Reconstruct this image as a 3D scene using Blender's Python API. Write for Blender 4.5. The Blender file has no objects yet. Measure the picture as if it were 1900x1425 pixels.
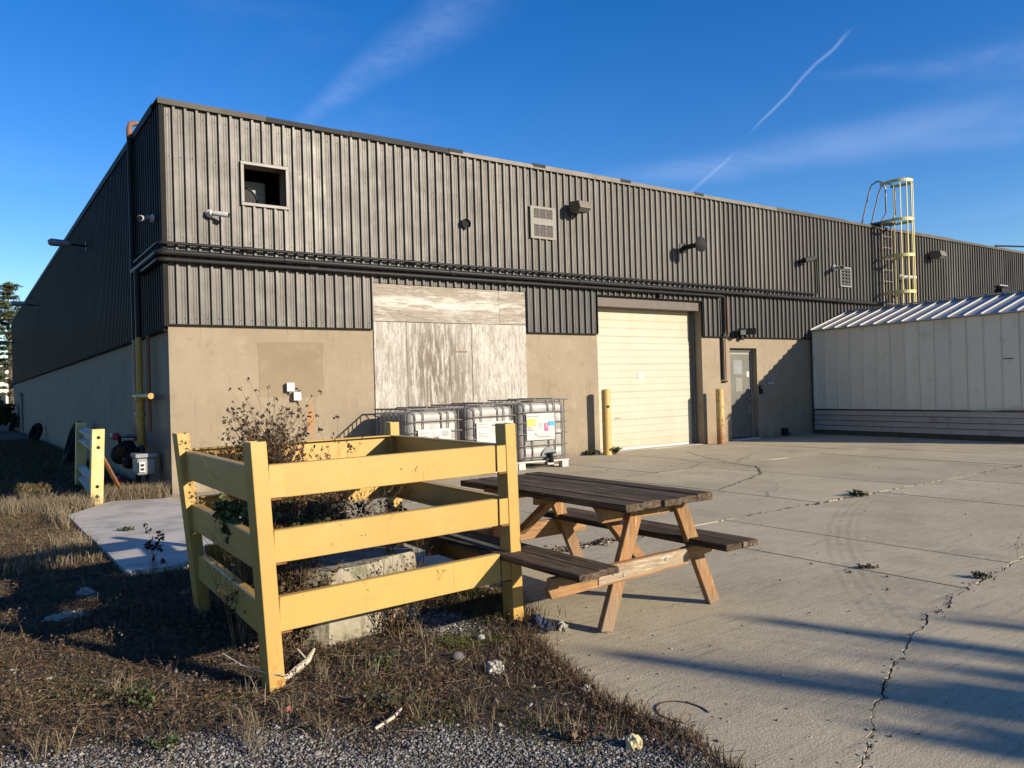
import bpy, bmesh, math, random
import numpy as np
from mathutils import Vector, Matrix, noise as mnoise

random.seed(11)
rng = np.random.default_rng(11)
PI = math.pi
R = math.radians
SC = bpy.context.scene
COL = SC.collection

# ------------------------------------------------------------------ camera
cam_d = bpy.data.cameras.new('camera')
cam_d.sensor_fit = 'HORIZONTAL'
cam_d.sensor_width = 36.0
cam_d.lens = 1450.0 / 1900.0 * 36.0
cam_d.clip_start = 0.05
cam_d.clip_end = 3000.0
cam = bpy.data.objects.new('camera', cam_d)
COL.objects.link(cam)
cam.matrix_world = Matrix(((0.8153749, 0.0199622, -0.578589, 0.0),
                           (-0.578232, -0.0210931, -0.8155997, 0.0),
                           (-0.0284854, 0.9995782, -0.005656, 1.4),
                           (0, 0, 0, 1)))
SC.camera = cam

# ------------------------------------------------------------------ light
TO_SUN = Vector((1.3, -2.8, 1.0)).normalized()
SUN_EL = math.asin(TO_SUN.z)
SUN_AZ = math.atan2(TO_SUN.x, TO_SUN.y)
sun_d = bpy.data.lights.new('sun', 'SUN')
sun_d.energy = 5.0
sun_d.angle = R(0.53)
sun_d.color = (1.0, 0.88, 0.71)
sun = bpy.data.objects.new('sun', sun_d)
COL.objects.link(sun)
sun.rotation_euler = (-TO_SUN).to_track_quat('-Z', 'Y').to_euler()

SC.view_settings.view_transform = 'Standard'
SC.view_settings.look = 'None'
SC.view_settings.gamma = 1.0
SC.view_settings.use_curve_mapping = False
SC.view_settings.exposure = 0.78

world = bpy.data.worlds.new('World')
SC.world = world
world.use_nodes = True


def build_world():
    nt = world.node_tree
    nt.nodes.clear()
    N = lambda t: nt.nodes.new(t)
    L = nt.links.new
    out = N('ShaderNodeOutputWorld')
    bg = N('ShaderNodeBackground')
    bg.inputs[1].default_value = 0.106
    sky = N('ShaderNodeTexSky')
    sky.sky_type = 'NISHITA'
    sky.sun_disc = False
    sky.sun_elevation = SUN_EL
    sky.sun_rotation = SUN_AZ
    sky.air_density = 1.0
    sky.dust_density = 0.15
    sky.ozone_density = 3.0
    hs = N('ShaderNodeHueSaturation')
    hs.inputs['Saturation'].default_value = 1.37
    hs.inputs['Hue'].default_value = 0.515
    hs.inputs['Value'].default_value = 1.0
    L(sky.outputs[0], hs.inputs['Color'])
    tc = N('ShaderNodeTexCoord')
    nrm = N('ShaderNodeVectorMath'); nrm.operation = 'NORMALIZE'
    L(tc.outputs['Generated'], nrm.inputs[0])
    D = nrm.outputs[0]

    def math_(op, a, b=None, clamp=False):
        m = N('ShaderNodeMath'); m.operation = op; m.use_clamp = clamp
        for i, v in enumerate((a, b)):
            if v is None: continue
            if isinstance(v, (int, float)): m.inputs[i].default_value = v
            else: L(v, m.inputs[i])
        return m.outputs[0]

    def dot(vec):
        d = N('ShaderNodeVectorMath'); d.operation = 'DOT_PRODUCT'
        L(D, d.inputs[0]); d.inputs[1].default_value = vec
        return d.outputs['Value']

    def ramp(v, a, b, smooth=True):
        m = N('ShaderNodeMapRange')
        m.interpolation_type = 'SMOOTHSTEP' if smooth else 'LINEAR'
        m.inputs[1].default_value = a; m.inputs[2].default_value = b
        L(v, m.inputs[0])
        return m.outputs[0]

    def noise(scale, detail=5.0, rough=0.6, dist=0.0, stretch=(1, 1, 1)):
        mp = N('ShaderNodeMapping'); mp.inputs['Scale'].default_value = stretch
        L(D, mp.inputs[0])
        n = N('ShaderNodeTexNoise')
        n.inputs['Scale'].default_value = scale
        n.inputs['Detail'].default_value = detail
        n.inputs['Roughness'].default_value = rough
        n.inputs['Distortion'].default_value = dist
        L(mp.outputs[0], n.inputs['Vector'])
        return n.outputs['Fac']

    # each streak follows a great circle between two sky directions
    def streak(a, b, width0, width1, amount, fade, wob=0.0, wobs=6.0, skew=0.0):
        a = Vector(a).normalized(); b = Vector(b).normalized()
        n = a.cross(b).normalized()
        mid = (a + b).normalized()
        t = (b - a); half = t.length / 2; t = t.normalized()
        across = dot(n)
        if wob:
            w_ = math_('MULTIPLY', math_('SUBTRACT', noise(wobs, 3), 0.5), wob)
            across = math_('ADD', across, w_)
        along = math_('DIVIDE', dot(t), half)          # -1 at a, 1 at b
        wl = math_('ADD', math_('MULTIPLY', math_('ADD', along, 1.0), (width1 - width0) / 2), width0)
        wl = math_('MAXIMUM', wl, 0.0005)
        d = math_('DIVIDE', math_('ABSOLUTE', across), wl)
        core = ramp(d, 1.0, 0.0)
        ends = ramp(math_('ABSOLUTE', along), 1.0 + fade, 1.0 - fade)
        front = ramp(dot(mid), 0.2, 0.5)
        return math_('MULTIPLY', math_('MULTIPLY', math_('MULTIPLY', core, ends), front), amount)

    thin = noise(34, 6, 0.65, 0.4, (1, 1, 2.4))
    soft = noise(5, 6, 0.6, 0.6, (1, 1, 3.5))
    thinf = ramp(thin, 0.3, 0.75)
    softf = ramp(soft, 0.35, 0.7)
    parts = []
    p1 = streak((0.50, 0.735, 0.455), (0.335, 0.885, 0.322), 0.05, 0.014, 0.11, 0.35, 0.02)
    parts.append(math_('MULTIPLY', p1, math_('ADD', math_('MULTIPLY', thinf, 0.6), 0.5)))
    parts.append(math_('MULTIPLY', streak((0.80, 0.475, 0.372), (0.764, 0.572, 0.297), 0.0032, 0.0026, 0.17, 0.25, 0.02, 9), 1.0))
    parts.append(streak((0.755, 0.60, 0.27), (0.725, 0.65, 0.226), 0.0026, 0.004, 0.12, 0.3, 0.01, 9))
    p2 = streak((0.66, 0.71, 0.252), (0.93, 0.30, 0.262), 0.022, 0.042, 0.13, 0.3, 0.03, 4)
    parts.append(math_('MULTIPLY', p2, math_('ADD', math_('MULTIPLY', softf, 0.8), 0.35)))
    p3 = streak((0.81, 0.47, 0.335), (0.97, 0.12, 0.29), 0.012, 0.045, 0.11, 0.4, 0.03, 5)
    parts.append(math_('MULTIPLY', p3, math_('ADD', math_('MULTIPLY', softf, 0.9), 0.15)))
    p4 = streak((0.90, 0.40, 0.175), (0.985, 0.05, 0.20), 0.012, 0.05, 0.13, 0.35, 0.03, 5)
    parts.append(math_('MULTIPLY', p4, math_('ADD', math_('MULTIPLY', softf, 0.9), 0.2)))
    # a wide, very thin veil of high cirrus over the whole sky
    parts.append(math_('MULTIPLY', ramp(noise(2.2, 6, 0.6, 0.5, (1, 1, 3)), 0.5, 0.85), 0.08))
    tot = parts[0]
    for p in parts[1:]:
        tot = math_('ADD', tot, p)
    tot = math_('MINIMUM', tot, 0.6)
    mix = N('ShaderNodeMix'); mix.data_type = 'RGBA'
    L(tot, mix.inputs['Factor'])
    L(hs.outputs[0], mix.inputs[6])
    mix.inputs[7].default_value = (4.6, 5.3, 7.4, 1)
    L(mix.outputs[2], bg.inputs[0])
    L(bg.outputs[0], out.inputs[0])


build_world()


# ------------------------------------------------------------------ materials
def surf(name, c1, c2=None, scale=4.0, lo=0.3, hi=0.7, stretch=(1, 1, 1), rough=0.7, metal=0.0,
         bump=0.0, bscale=60.0, bstretch=(1, 1, 1), layers=(), pos=False, objvar=0.0, spec=0.5,
         tint=None, rvar=0.0, bdist=0.01, trans=0.0, scuff=None):
    m = bpy.data.materials.new(name)
    m.use_nodes = True
    nt = m.node_tree
    b = nt.nodes['Principled BSDF']
    N = lambda t: nt.nodes.new(t)
    L = nt.links.new
    tc = N('ShaderNodeTexCoord')
    geo = N('ShaderNodeNewGeometry')
    oi = N('ShaderNodeObjectInfo')
    if pos:
        V = geo.outputs['Position']
    else:
        mul = N('ShaderNodeVectorMath'); mul.operation = 'MULTIPLY_ADD'
        L(oi.outputs['Random'], mul.inputs[0])
        mul.inputs[1].default_value = (37.0, 23.0, 51.0)
        L(tc.outputs['Object'], mul.inputs[2])
        V = mul.outputs[0]

    def nz(scale, stretch=(1, 1, 1), detail=5.0, rgh=0.6):
        mp = N('ShaderNodeMapping'); mp.inputs['Scale'].default_value = stretch
        L(V, mp.inputs[0])
        n = N('ShaderNodeTexNoise')
        n.inputs['Scale'].default_value = scale
        n.inputs['Detail'].default_value = detail
        n.inputs['Roughness'].default_value = rgh
        L(mp.outputs[0], n.inputs['Vector'])
        return n.outputs['Fac']

    def rng_(v, a, b_, to0=0.0, to1=1.0):
        r = N('ShaderNodeMapRange')
        r.inputs[1].default_value = a; r.inputs[2].default_value = b_
        r.inputs[3].default_value = to0; r.inputs[4].default_value = to1
        L(v, r.inputs[0])
        return r.outputs[0]

    def mixc(f, a, c):
        x = N('ShaderNodeMix'); x.data_type = 'RGBA'
        if isinstance(f, float): x.inputs['Factor'].default_value = f
        else: L(f, x.inputs['Factor'])
        if isinstance(a, tuple): x.inputs[6].default_value = (*a, 1)
        else: L(a, x.inputs[6])
        if isinstance(c, tuple): x.inputs[7].default_value = (*c, 1)
        else: L(c, x.inputs[7])
        return x.outputs[2]

    def mth(op, a, c):
        x = N('ShaderNodeMath'); x.operation = op
        for i, v in enumerate((a, c)):
            if isinstance(v, (int, float)): x.inputs[i].default_value = v
            else: L(v, x.inputs[i])
        return x.outputs[0]

    if c2 is None:
        c2 = tuple(x * 0.82 for x in c1)
    if tint is not None:                     # per-vertex random picks a colour of the ramp
        at = N('ShaderNodeAttribute'); at.attribute_name = 'tint'
        rp = N('ShaderNodeValToRGB')
        el = rp.color_ramp.elements
        el[0].position = 0.0; el[0].color = (*tint[0], 1)
        el[1].position = 1.0; el[1].color = (*tint[-1], 1)
        for i, c in enumerate(tint[1:-1]):
            e = el.new((i + 1) / (len(tint) - 1)); e.color = (*c, 1)
        L(at.outputs['Fac'], rp.inputs[0])
        col = rp.outputs[0]
    else:
        col = mixc(rng_(nz(scale, stretch), lo, hi), c1, c2)
    for ly in layers:
        f = rng_(nz(ly.get('scale', 5), ly.get('stretch', (1, 1, 1)), ly.get('detail', 6), ly.get('rgh', 0.65)), ly.get('lo', 0.5), ly.get('hi', 0.6))
        if 'zr' in ly:
            sx = N('ShaderNodeSeparateXYZ'); L(geo.outputs['Position'], sx.inputs[0])
            g = rng_(sx.outputs['Z'], ly['zr'][0], ly['zr'][1])
            if ly.get('zadd'):
                f = rng_(mth('ADD', nz(ly.get('scale', 5), ly.get('stretch', (1, 1, 1))), g), ly['lo'], ly['hi'])
            else:
                f = mth('MULTIPLY', f, g)
        if 'xz' in ly:                        # stain of its own place on a wall
            x0, y0, z0, rx, ry, rz = ly['xz']
            sb = N('ShaderNodeVectorMath'); sb.operation = 'SUBTRACT'
            L(geo.outputs['Position'], sb.inputs[0]); sb.inputs[1].default_value = (x0, y0, z0)
            dv = N('ShaderNodeVectorMath'); dv.operation = 'DIVIDE'
            L(sb.outputs[0], dv.inputs[0]); dv.inputs[1].default_value = (rx, ry, rz)
            ln = N('ShaderNodeVectorMath'); ln.operation = 'LENGTH'
            L(dv.outputs[0], ln.inputs[0])
            f = mth('MULTIPLY', f, rng_(ln.outputs['Value'], 1.0, 0.35))
        f = mth('MULTIPLY', f, ly.get('amt', 1.0))
        col = mixc(f, col, ly['c'])
    if scuff is not None:                     # tyre scuff arcs
        cx, cy, r0, dr, amt = scuff
        sb = N('ShaderNodeVectorMath'); sb.operation = 'SUBTRACT'
        L(geo.outputs['Position'], sb.inputs[0]); sb.inputs[1].default_value = (cx, cy, 0)
        ln = N('ShaderNodeVectorMath'); ln.operation = 'LENGTH'
        L(sb.outputs[0], ln.inputs[0])
        sx = N('ShaderNodeSeparateXYZ'); L(sb.outputs[0], sx.inputs[0])
        rr = mth('DIVIDE', mth('SUBTRACT', ln.outputs['Value'], r0), dr)
        band = rng_(mth('ABSOLUTE', rr, 0), 1.0, 0.7)
        grooves = rng_(mth('SINE', mth('MULTIPLY', rr, 13.0), 0), -0.4, 0.4)
        gate = mth('MULTIPLY', rng_(sx.outputs['X'], -r0 * 0.30, -r0 * 0.42), rng_(sx.outputs['X'], -r0 * 0.76, -r0 * 0.66))
        f = mth('MULTIPLY', mth('MULTIPLY', mth('MULTIPLY', band, grooves), gate), rng_(nz(5.0), 0.35, 0.65))
        col = mixc(mth('MULTIPLY', f, amt), col, (0.05, 0.048, 0.045))
    if objvar:
        hv = N('ShaderNodeHueSaturation')
        L(rng_(oi.outputs['Random'], 0, 1, 1 - objvar, 1 + objvar), hv.inputs['Value'])
        L(col, hv.inputs['Color'])
        col = hv.outputs[0]
    L(col, b.inputs['Base Color'])
    b.inputs['Roughness'].default_value = rough
    if rvar:
        L(rng_(nz(scale * 2.3), 0.25, 0.75, rough - rvar, rough + rvar), b.inputs['Roughness'])
    b.inputs['Metallic'].default_value = metal
    b.inputs['Specular IOR Level'].default_value = spec
    if trans:
        b.inputs['Transmission Weight'].default_value = trans
    if bump:
        bp = N('ShaderNodeBump')
        bp.inputs['Strength'].default_value = bump
        bp.inputs['Distance'].default_value = bdist
        L(nz(bscale, bstretch, 6, 0.65), bp.inputs['Height'])
        L(bp.outputs[0], b.inputs['Normal'])
    return m


M = {}
SCUFF = 13.056, -6.667, 12.594, 0.17, 0.22
M['concrete'] = surf('yard concrete', (0.455, 0.385, 0.252), (0.34, 0.285, 0.186), 0.7, 0.3, 0.72, pos=True, rough=0.9, spec=0.25,
    bump=0.55, bscale=95, bdist=0.006, objvar=0.05, scuff=SCUFF, layers=[
        dict(c=(0.19, 0.155, 0.105), scale=1.1, lo=0.50, hi=0.74, amt=0.55, stretch=(1, 0.7, 1)),
        dict(c=(0.50, 0.44, 0.33), scale=9, lo=0.52, hi=0.72, amt=0.5, stretch=(0.35, 3.2, 1)),
        dict(c=(0.15, 0.13, 0.105), scale=7, lo=0.52, hi=0.72, amt=0.5, stretch=(0.3, 3.4, 1)),
        dict(c=(0.54, 0.48, 0.37), scale=26, lo=0.55, hi=0.68, amt=0.5, stretch=(0.3, 3.0, 1)),
        dict(c=(0.13, 0.115, 0.095), scale=30, lo=0.56, hi=0.68, amt=0.5, stretch=(0.3, 3.0, 1)),
        dict(c=(0.56, 0.52, 0.44), scale=120, lo=0.57, hi=0.66, amt=0.6),
        dict(c=(0.085, 0.073, 0.055), scale=105, lo=0.56, hi=0.66, amt=0.65),
        dict(c=(0.12, 0.105, 0.08), scale=45, lo=0.60, hi=0.68, amt=0.5),
        dict(c=(0.07, 0.064, 0.056), scale=17, lo=0.7, hi=0.76, amt=0.6)])
M['pale_slab'] = surf('pale slab concrete', (0.52, 0.475, 0.405), (0.40, 0.365, 0.31), 1.6, pos=True, rough=0.88, spec=0.25, bump=0.4, bscale=70,
    bdist=0.006, layers=[dict(c=(0.2, 0.18, 0.15), scale=2.6, lo=0.56, hi=0.75, amt=0.5), dict(c=(0.30, 0.275, 0.235), scale=6, lo=0.48, hi=0.66, amt=0.6, stretch=(0.35, 3, 1)), dict(c=(0.27, 0.25, 0.22), scale=1.3, lo=0.5, hi=0.6, amt=0.6),
    dict(c=(0.12, 0.11, 0.1), scale=120, lo=0.62, hi=0.72, amt=0.5), dict(c=(0.36, 0.19, 0.09), scale=1.5, lo=0.6, hi=0.7, amt=0.6, xz=(1.2, 8.9, 0, 0.25, 0.18, 1))])
M['soil'] = surf('verge soil', (0.052, 0.038, 0.027), (0.095, 0.08, 0.064), 3.0, pos=True, rough=0.95, spec=0.2, bump=1.0, bscale=55, bdist=0.02, layers=[
        dict(c=(0.05, 0.036, 0.024), scale=7, lo=0.5, hi=0.62, amt=0.8),
        dict(c=(0.075, 0.085, 0.02), scale=2.4, lo=0.58, hi=0.68, amt=0.7),
        dict(c=(0.15, 0.135, 0.115), scale=60, lo=0.58, hi=0.66, amt=0.6)])
M['field'] = surf('field grass', (0.10, 0.12, 0.035), (0.13, 0.105, 0.05), 0.5, pos=True, rough=0.95, spec=0.2, bump=0.8, bscale=9, bdist=0.05,
    layers=[dict(c=(0.055, 0.06, 0.022), scale=3, lo=0.5, hi=0.65, amt=0.7)])
M['stucco'] = surf('tan stucco', (0.262, 0.212, 0.148), (0.215, 0.173, 0.12), 1.1, pos=True, rough=0.92, spec=0.2, bump=0.25, bscale=70, bdist=0.005, layers=[
        dict(c=(0.30, 0.245, 0.168), scale=2.6, lo=0.52, hi=0.75, amt=0.7),
        dict(c=(0.155, 0.125, 0.085), scale=1.7, lo=0.58, hi=0.75, amt=0.45, stretch=(1.6, 1.6, 0.35)),
        dict(c=(0.33, 0.285, 0.215), scale=14, lo=0.62, hi=0.7, amt=0.6),
        dict(c=(0.17, 0.135, 0.092), scale=5, lo=0.56, hi=0.68, amt=0.4),
        dict(c=(0.14, 0.11, 0.08), scale=7, lo=0.58, hi=0.7, amt=0.5, stretch=(3.5, 3.5, 0.18)),
        dict(c=(0.12, 0.10, 0.075), scale=3.0, lo=0.35, hi=0.6, zr=(0.35, 0.0), amt=0.65),
        dict(c=(0.36, 0.15, 0.04), scale=9, lo=0.3, hi=0.6, xz=(4.62, 12.1, 0.98, 0.07, 0.4, 0.42), stretch=(2, 1, 0.4), amt=0.85),
        dict(c=(0.30, 0.13, 0.04), scale=9, lo=0.4, hi=0.6, xz=(13.99, 12.15, 0.0, 0.35, 0.4, 0.22), amt=0.8)])
M['patch'] = surf('stucco patch', (0.222, 0.172, 0.112), (0.19, 0.148, 0.097), 2.2, pos=True, rough=0.92, spec=0.2, bump=0.3, bscale=50, bdist=0.005,
    layers=[dict(c=(0.265, 0.215, 0.145), scale=3.4, lo=0.54, hi=0.72, amt=0.7)])
M['siding'] = surf('bronze ribbed siding', (0.105, 0.095, 0.082), (0.082, 0.075, 0.066), 1.3, rough=0.52, metal=0.08, spec=0.33, objvar=0.2, rvar=0.08,
    stretch=(1, 1, 0.35), bump=0.06, bscale=8, bdist=0.01, bstretch=(1, 1, 0.5), layers=[
        dict(c=(0.19, 0.175, 0.15), scale=9, lo=0.52, hi=0.72, amt=0.6, stretch=(2.5, 2.5, 0.06)),
        dict(c=(0.045, 0.042, 0.039), scale=11, lo=0.53, hi=0.75, amt=0.5, stretch=(2.5, 2.5, 0.05)),
        dict(c=(0.05, 0.046, 0.043), scale=2.0, lo=0.58, hi=0.75, amt=0.45),
        dict(c=(0.26, 0.24, 0.21), scale=40, lo=0.68, hi=0.72, amt=0.5)])
M['siding_shaded'] = surf('shade darkened bronze siding', (0.017, 0.016, 0.016), (0.012, 0.0115, 0.012), 1.3, rough=0.6, spec=0.16, objvar=0.15, stretch=(1, 1, 0.35), layers=[  # side wall's shade painted into a near-black copy of the front siding
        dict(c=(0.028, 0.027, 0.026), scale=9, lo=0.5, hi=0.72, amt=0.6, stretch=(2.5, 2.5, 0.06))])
M['siding_mid'] = surf('older ribbed siding', (0.086, 0.078, 0.067), (0.066, 0.06, 0.053), 1.3, rough=0.47, metal=0.1, spec=0.36, objvar=0.12, rvar=0.08, stretch=(1, 1, 0.35), bump=0.06, bscale=8, bstretch=(1, 1, 0.5), layers=[
        dict(c=(0.16, 0.145, 0.125), scale=9, lo=0.52, hi=0.72, amt=0.6, stretch=(2.5, 2.5, 0.06)), dict(c=(0.033, 0.03, 0.029), scale=11, lo=0.53, hi=0.75, amt=0.55, stretch=(2.5, 2.5, 0.05)), dict(c=(0.04, 0.037, 0.035), scale=2.0, lo=0.58, hi=0.75, amt=0.45)])
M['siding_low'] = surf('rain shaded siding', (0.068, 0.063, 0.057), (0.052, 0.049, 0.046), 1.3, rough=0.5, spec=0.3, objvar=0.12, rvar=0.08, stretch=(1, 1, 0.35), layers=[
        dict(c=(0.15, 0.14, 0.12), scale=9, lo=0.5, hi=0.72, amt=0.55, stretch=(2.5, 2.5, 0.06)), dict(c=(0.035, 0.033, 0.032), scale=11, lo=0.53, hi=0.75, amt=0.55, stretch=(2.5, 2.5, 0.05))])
M['coping_mid'] = surf('dull coping metal', (0.085, 0.076, 0.062), (0.06, 0.054, 0.045), 3, rough=0.7, spec=0.2, objvar=0.2)
M['coping_light'] = surf('bare coping metal', (0.19, 0.172, 0.145), (0.13, 0.118, 0.10), 3, rough=0.7, spec=0.2, objvar=0.2)
M['coping_dark'] = surf('dark coping metal', (0.032, 0.031, 0.029), (0.024, 0.023, 0.022), 3, rough=0.7, spec=0.15, objvar=0.2)
M['trim_dark'] = surf('dark trim', (0.022, 0.021, 0.020), rough=0.95, spec=0.04)
M['black_paint'] = surf('black painted pipe', (0.016, 0.016, 0.017), (0.020, 0.019, 0.018), 12, rough=0.45, spec=0.14, bump=0.05, bscale=30)
M['black'] = surf('black plastic', (0.010, 0.010, 0.011), rough=0.6, spec=0.2)
M['void'] = surf('dark interior', (0.02, 0.02, 0.02), rough=0.9, spec=0.1)
M['steel'] = surf('galvanised steel', (0.42, 0.41, 0.39), (0.30, 0.29, 0.28), 9, rough=0.42, metal=0.75, bump=0.04, bscale=40)
M['grey_metal'] = surf('grey painted metal', (0.16, 0.165, 0.165), (0.12, 0.125, 0.125), 9, rough=0.5, metal=0.1, layers=[dict(c=(0.09, 0.06, 0.04), scale=16, lo=0.62, hi=0.7, amt=0.6)])
M['blue_steel'] = surf('bluish steel', (0.10, 0.16, 0.19), rough=0.6)
M['bronze_box'] = surf('bronze lamp housing', (0.135, 0.115, 0.075), (0.10, 0.085, 0.055), 14, rough=0.5, metal=0.2)
M['white_plastic'] = surf('white plastic', (0.48, 0.47, 0.44), (0.40, 0.39, 0.365), 8, rough=0.4)
M['lens_glass'] = surf('lamp glass', (0.13, 0.13, 0.125), rough=0.15, spec=0.5)
M['brown_trim'] = surf('brown frame', (0.075, 0.05, 0.035), (0.05, 0.036, 0.027), 5, rough=0.55, stretch=(1, 1, 0.3), layers=[dict(c=(0.16, 0.15, 0.14), scale=8, lo=0.6, hi=0.72, amt=0.5)])
M['jamb_metal'] = surf('jamb metal', (0.135, 0.126, 0.115), (0.095, 0.088, 0.082), 4, rough=0.5, metal=0.2, stretch=(1, 1, 0.3), layers=[dict(c=(0.14, 0.08, 0.05), scale=7, lo=0.58, hi=0.7, amt=0.6)])
M['garage'] = surf('cream garage door', (0.40, 0.375, 0.29), (0.365, 0.34, 0.26), 1.2, pos=True, rough=0.5, spec=0.35, layers=[
        dict(c=(0.43, 0.41, 0.335), scale=2.2, lo=0.5, hi=0.75, amt=0.6),
        dict(c=(0.34, 0.25, 0.11), scale=2.5, lo=0.3, hi=0.62, zr=(2.35, 3.2), amt=0.55, stretch=(2, 1, 0.5)),
        dict(c=(0.33, 0.25, 0.13), scale=3, lo=0.3, hi=0.6, zr=(0.45, 0.05), amt=0.5),
        dict(c=(0.30, 0.265, 0.19), scale=7, lo=0.56, hi=0.72, amt=0.35),
        dict(c=(0.2, 0.14, 0.08), scale=30, lo=0.7, hi=0.74, amt=0.5)])
M['steel_door'] = surf('olive steel door', (0.125, 0.122, 0.10), (0.10, 0.098, 0.08), 3, rough=0.45, spec=0.4, layers=[dict(c=(0.23, 0.22, 0.18), scale=7, lo=0.58, hi=0.75, amt=0.5), dict(c=(0.09, 0.085, 0.07), scale=4, lo=0.55, hi=0.7, amt=0.4)])
M['notice'] = surf('faded notice', (0.20, 0.19, 0.158), (0.165, 0.157, 0.132), 14, rough=0.7)
M['paper'] = surf('paper', (0.45, 0.44, 0.41), (0.41, 0.40, 0.37), 6, rough=0.7, layers=[dict(c=(0.5, 0.48, 0.42), scale=6, lo=0.58, hi=0.72, amt=0.5)])
M['ink'] = surf('faded print', (0.16, 0.155, 0.15), (0.28, 0.27, 0.26), 60, rough=0.8)
M['dark_ink'] = surf('dark print', (0.05, 0.05, 0.05), rough=0.8)
M['yellow_print'] = surf('yellow print', (0.75, 0.68, 0.06), rough=0.6)
M['blue_print'] = surf('blue print', (0.05, 0.30, 0.45), rough=0.6)
M['pink_print'] = surf('magenta print', (0.5, 0.05, 0.2), rough=0.6)


def plywood(name, st, wear, extra=[]):
    big = (max(0.35, min(1.0, st[0])), 1, max(0.35, min(1.0, st[2])))
    return surf(name, (0.43, 0.41, 0.37), (0.36, 0.335, 0.29), 2.0, rough=0.9, spec=0.15, bump=0.4, bscale=16, bstretch=st, bdist=0.006, layers=[
        dict(c=(0.22, 0.18, 0.135), scale=1.25, lo=0.53 - wear, hi=0.62 - wear, stretch=big, amt=0.75, rgh=0.75, detail=9),
        dict(c=(0.23, 0.195, 0.15), scale=7, lo=0.46, hi=0.60, stretch=st, amt=0.75, rgh=0.8, detail=8),
        dict(c=(0.11, 0.09, 0.068), scale=12, lo=0.54, hi=0.64, stretch=st, amt=0.75, rgh=0.75, detail=8),
        dict(c=(0.46, 0.44, 0.39), scale=9, lo=0.55, hi=0.62, stretch=(st[0] * 0.6, 1, st[2] * 1.2), amt=0.8, rgh=0.75),
        dict(c=(0.10, 0.082, 0.06), scale=34, lo=0.56, hi=0.64, stretch=st, amt=0.6),
        dict(c=(0.03, 0.026, 0.022), scale=17, lo=0.685, hi=0.70, amt=0.9)] + extra)


M['ply_v'] = plywood('peeling plywood upright grain', (2.4, 1, 0.3), -0.05, [dict(c=(0.135, 0.108, 0.08), scale=8, lo=0.43, hi=0.53, stretch=(2.2, 1, 0.3), amt=0.92, xz=(6.95, 12.1, 1.7, 0.95, 1.0, 1.5)), dict(c=(0.17, 0.14, 0.105), scale=6, lo=0.50, hi=0.58, stretch=(2.2, 1, 0.3), amt=0.7, xz=(7.6, 12.1, 1.2, 0.4, 1.0, 1.6))])
M['ply_h'] = plywood('peeling plywood flat grain', (0.3, 1, 2.2), 0.10, [dict(c=(0.46, 0.44, 0.39), scale=7, lo=0.42, hi=0.56, stretch=(0.35, 1, 2.6), amt=0.9, xz=(7.6, 12.1, 2.93, 2.6, 1, 0.16)), dict(c=(0.46, 0.44, 0.39), scale=7, lo=0.42, hi=0.56, stretch=(0.35, 1, 2.6), amt=0.8, xz=(6.3, 12.1, 2.95, 0.9, 1, 0.14))])
M['fence_paint'] = surf('yellow fence paint', (0.43, 0.275, 0.078), (0.39, 0.245, 0.068), 2.3, rough=0.36, spec=0.4, bump=0.05, bscale=7, objvar=0.05, layers=[
        dict(c=(0.46, 0.32, 0.11), scale=5, lo=0.55, hi=0.75, amt=0.5),
        dict(c=(0.30, 0.18, 0.045), scale=4, lo=0.58, hi=0.75, amt=0.4),
        dict(c=(0.50, 0.40, 0.20), scale=11, lo=0.66, hi=0.72, amt=0.55, stretch=(1, 1, 0.5)),
        dict(c=(0.10, 0.05, 0.02), scale=24, lo=0.685, hi=0.70, amt=0.9),
        dict(c=(0.30, 0.20, 0.07), scale=3.5, lo=0.55, hi=0.7, amt=0.35, stretch=(1, 1, 3)),
        dict(c=(0.17, 0.115, 0.05), scale=13, lo=0.62, hi=0.70, amt=0.45, stretch=(2.5, 2.5, 0.25)),
        dict(c=(0.30, 0.10, 0.025), scale=9, lo=0.5, hi=0.62, zr=(0.26, 0.03), amt=0.95)])
M['fence_rust'] = surf('rusty weld', (0.26, 0.10, 0.03), (0.12, 0.055, 0.025), 25, rough=0.9)
M['old_yellow'] = surf('peeling yellow paint', (0.46, 0.37, 0.13), (0.42, 0.33, 0.115), 5, rough=0.55, layers=[
        dict(c=(0.48, 0.43, 0.26), scale=6, lo=0.54, hi=0.64, amt=0.6),
        dict(c=(0.16, 0.07, 0.03), scale=14, lo=0.62, hi=0.66, amt=0.9),
        dict(c=(0.30, 0.13, 0.04), scale=10, lo=0.5, hi=0.6, zr=(0.25, 0.02), amt=0.9)])
M['bollard_paint'] = surf('bollard yellow', (0.44, 0.31, 0.095), (0.40, 0.275, 0.08), 4, rough=0.5, layers=[
        dict(c=(0.06, 0.04, 0.03), scale=12, lo=0.72, hi=0.74, amt=0.9),
        dict(c=(0.4, 0.2, 0.05), scale=10, lo=0.5, hi=0.6, zr=(0.2, 0.02), amt=0.8)])
M['bollard_rust'] = surf('bollard rusty yellow', (0.43, 0.32, 0.11), (0.38, 0.27, 0.085), 4, rough=0.6, layers=[
        dict(c=(0.17, 0.065, 0.025), scale=13, lo=0.6, hi=0.66, amt=0.9),
        dict(c=(0.24, 0.08, 0.025), scale=12, lo=0.36, hi=0.46, zr=(0.62, 0.15), amt=0.95), dict(c=(0.14, 0.055, 0.025), scale=18, lo=0.56, hi=0.6, amt=0.9)])
M['guard_steel'] = surf('weathered guard rail', (0.23, 0.22, 0.2), (0.16, 0.15, 0.14), 6, rough=0.6, metal=0.3, layers=[dict(c=(0.45, 0.4, 0.22), scale=4, lo=0.52, hi=0.6, amt=0.5)])
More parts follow.
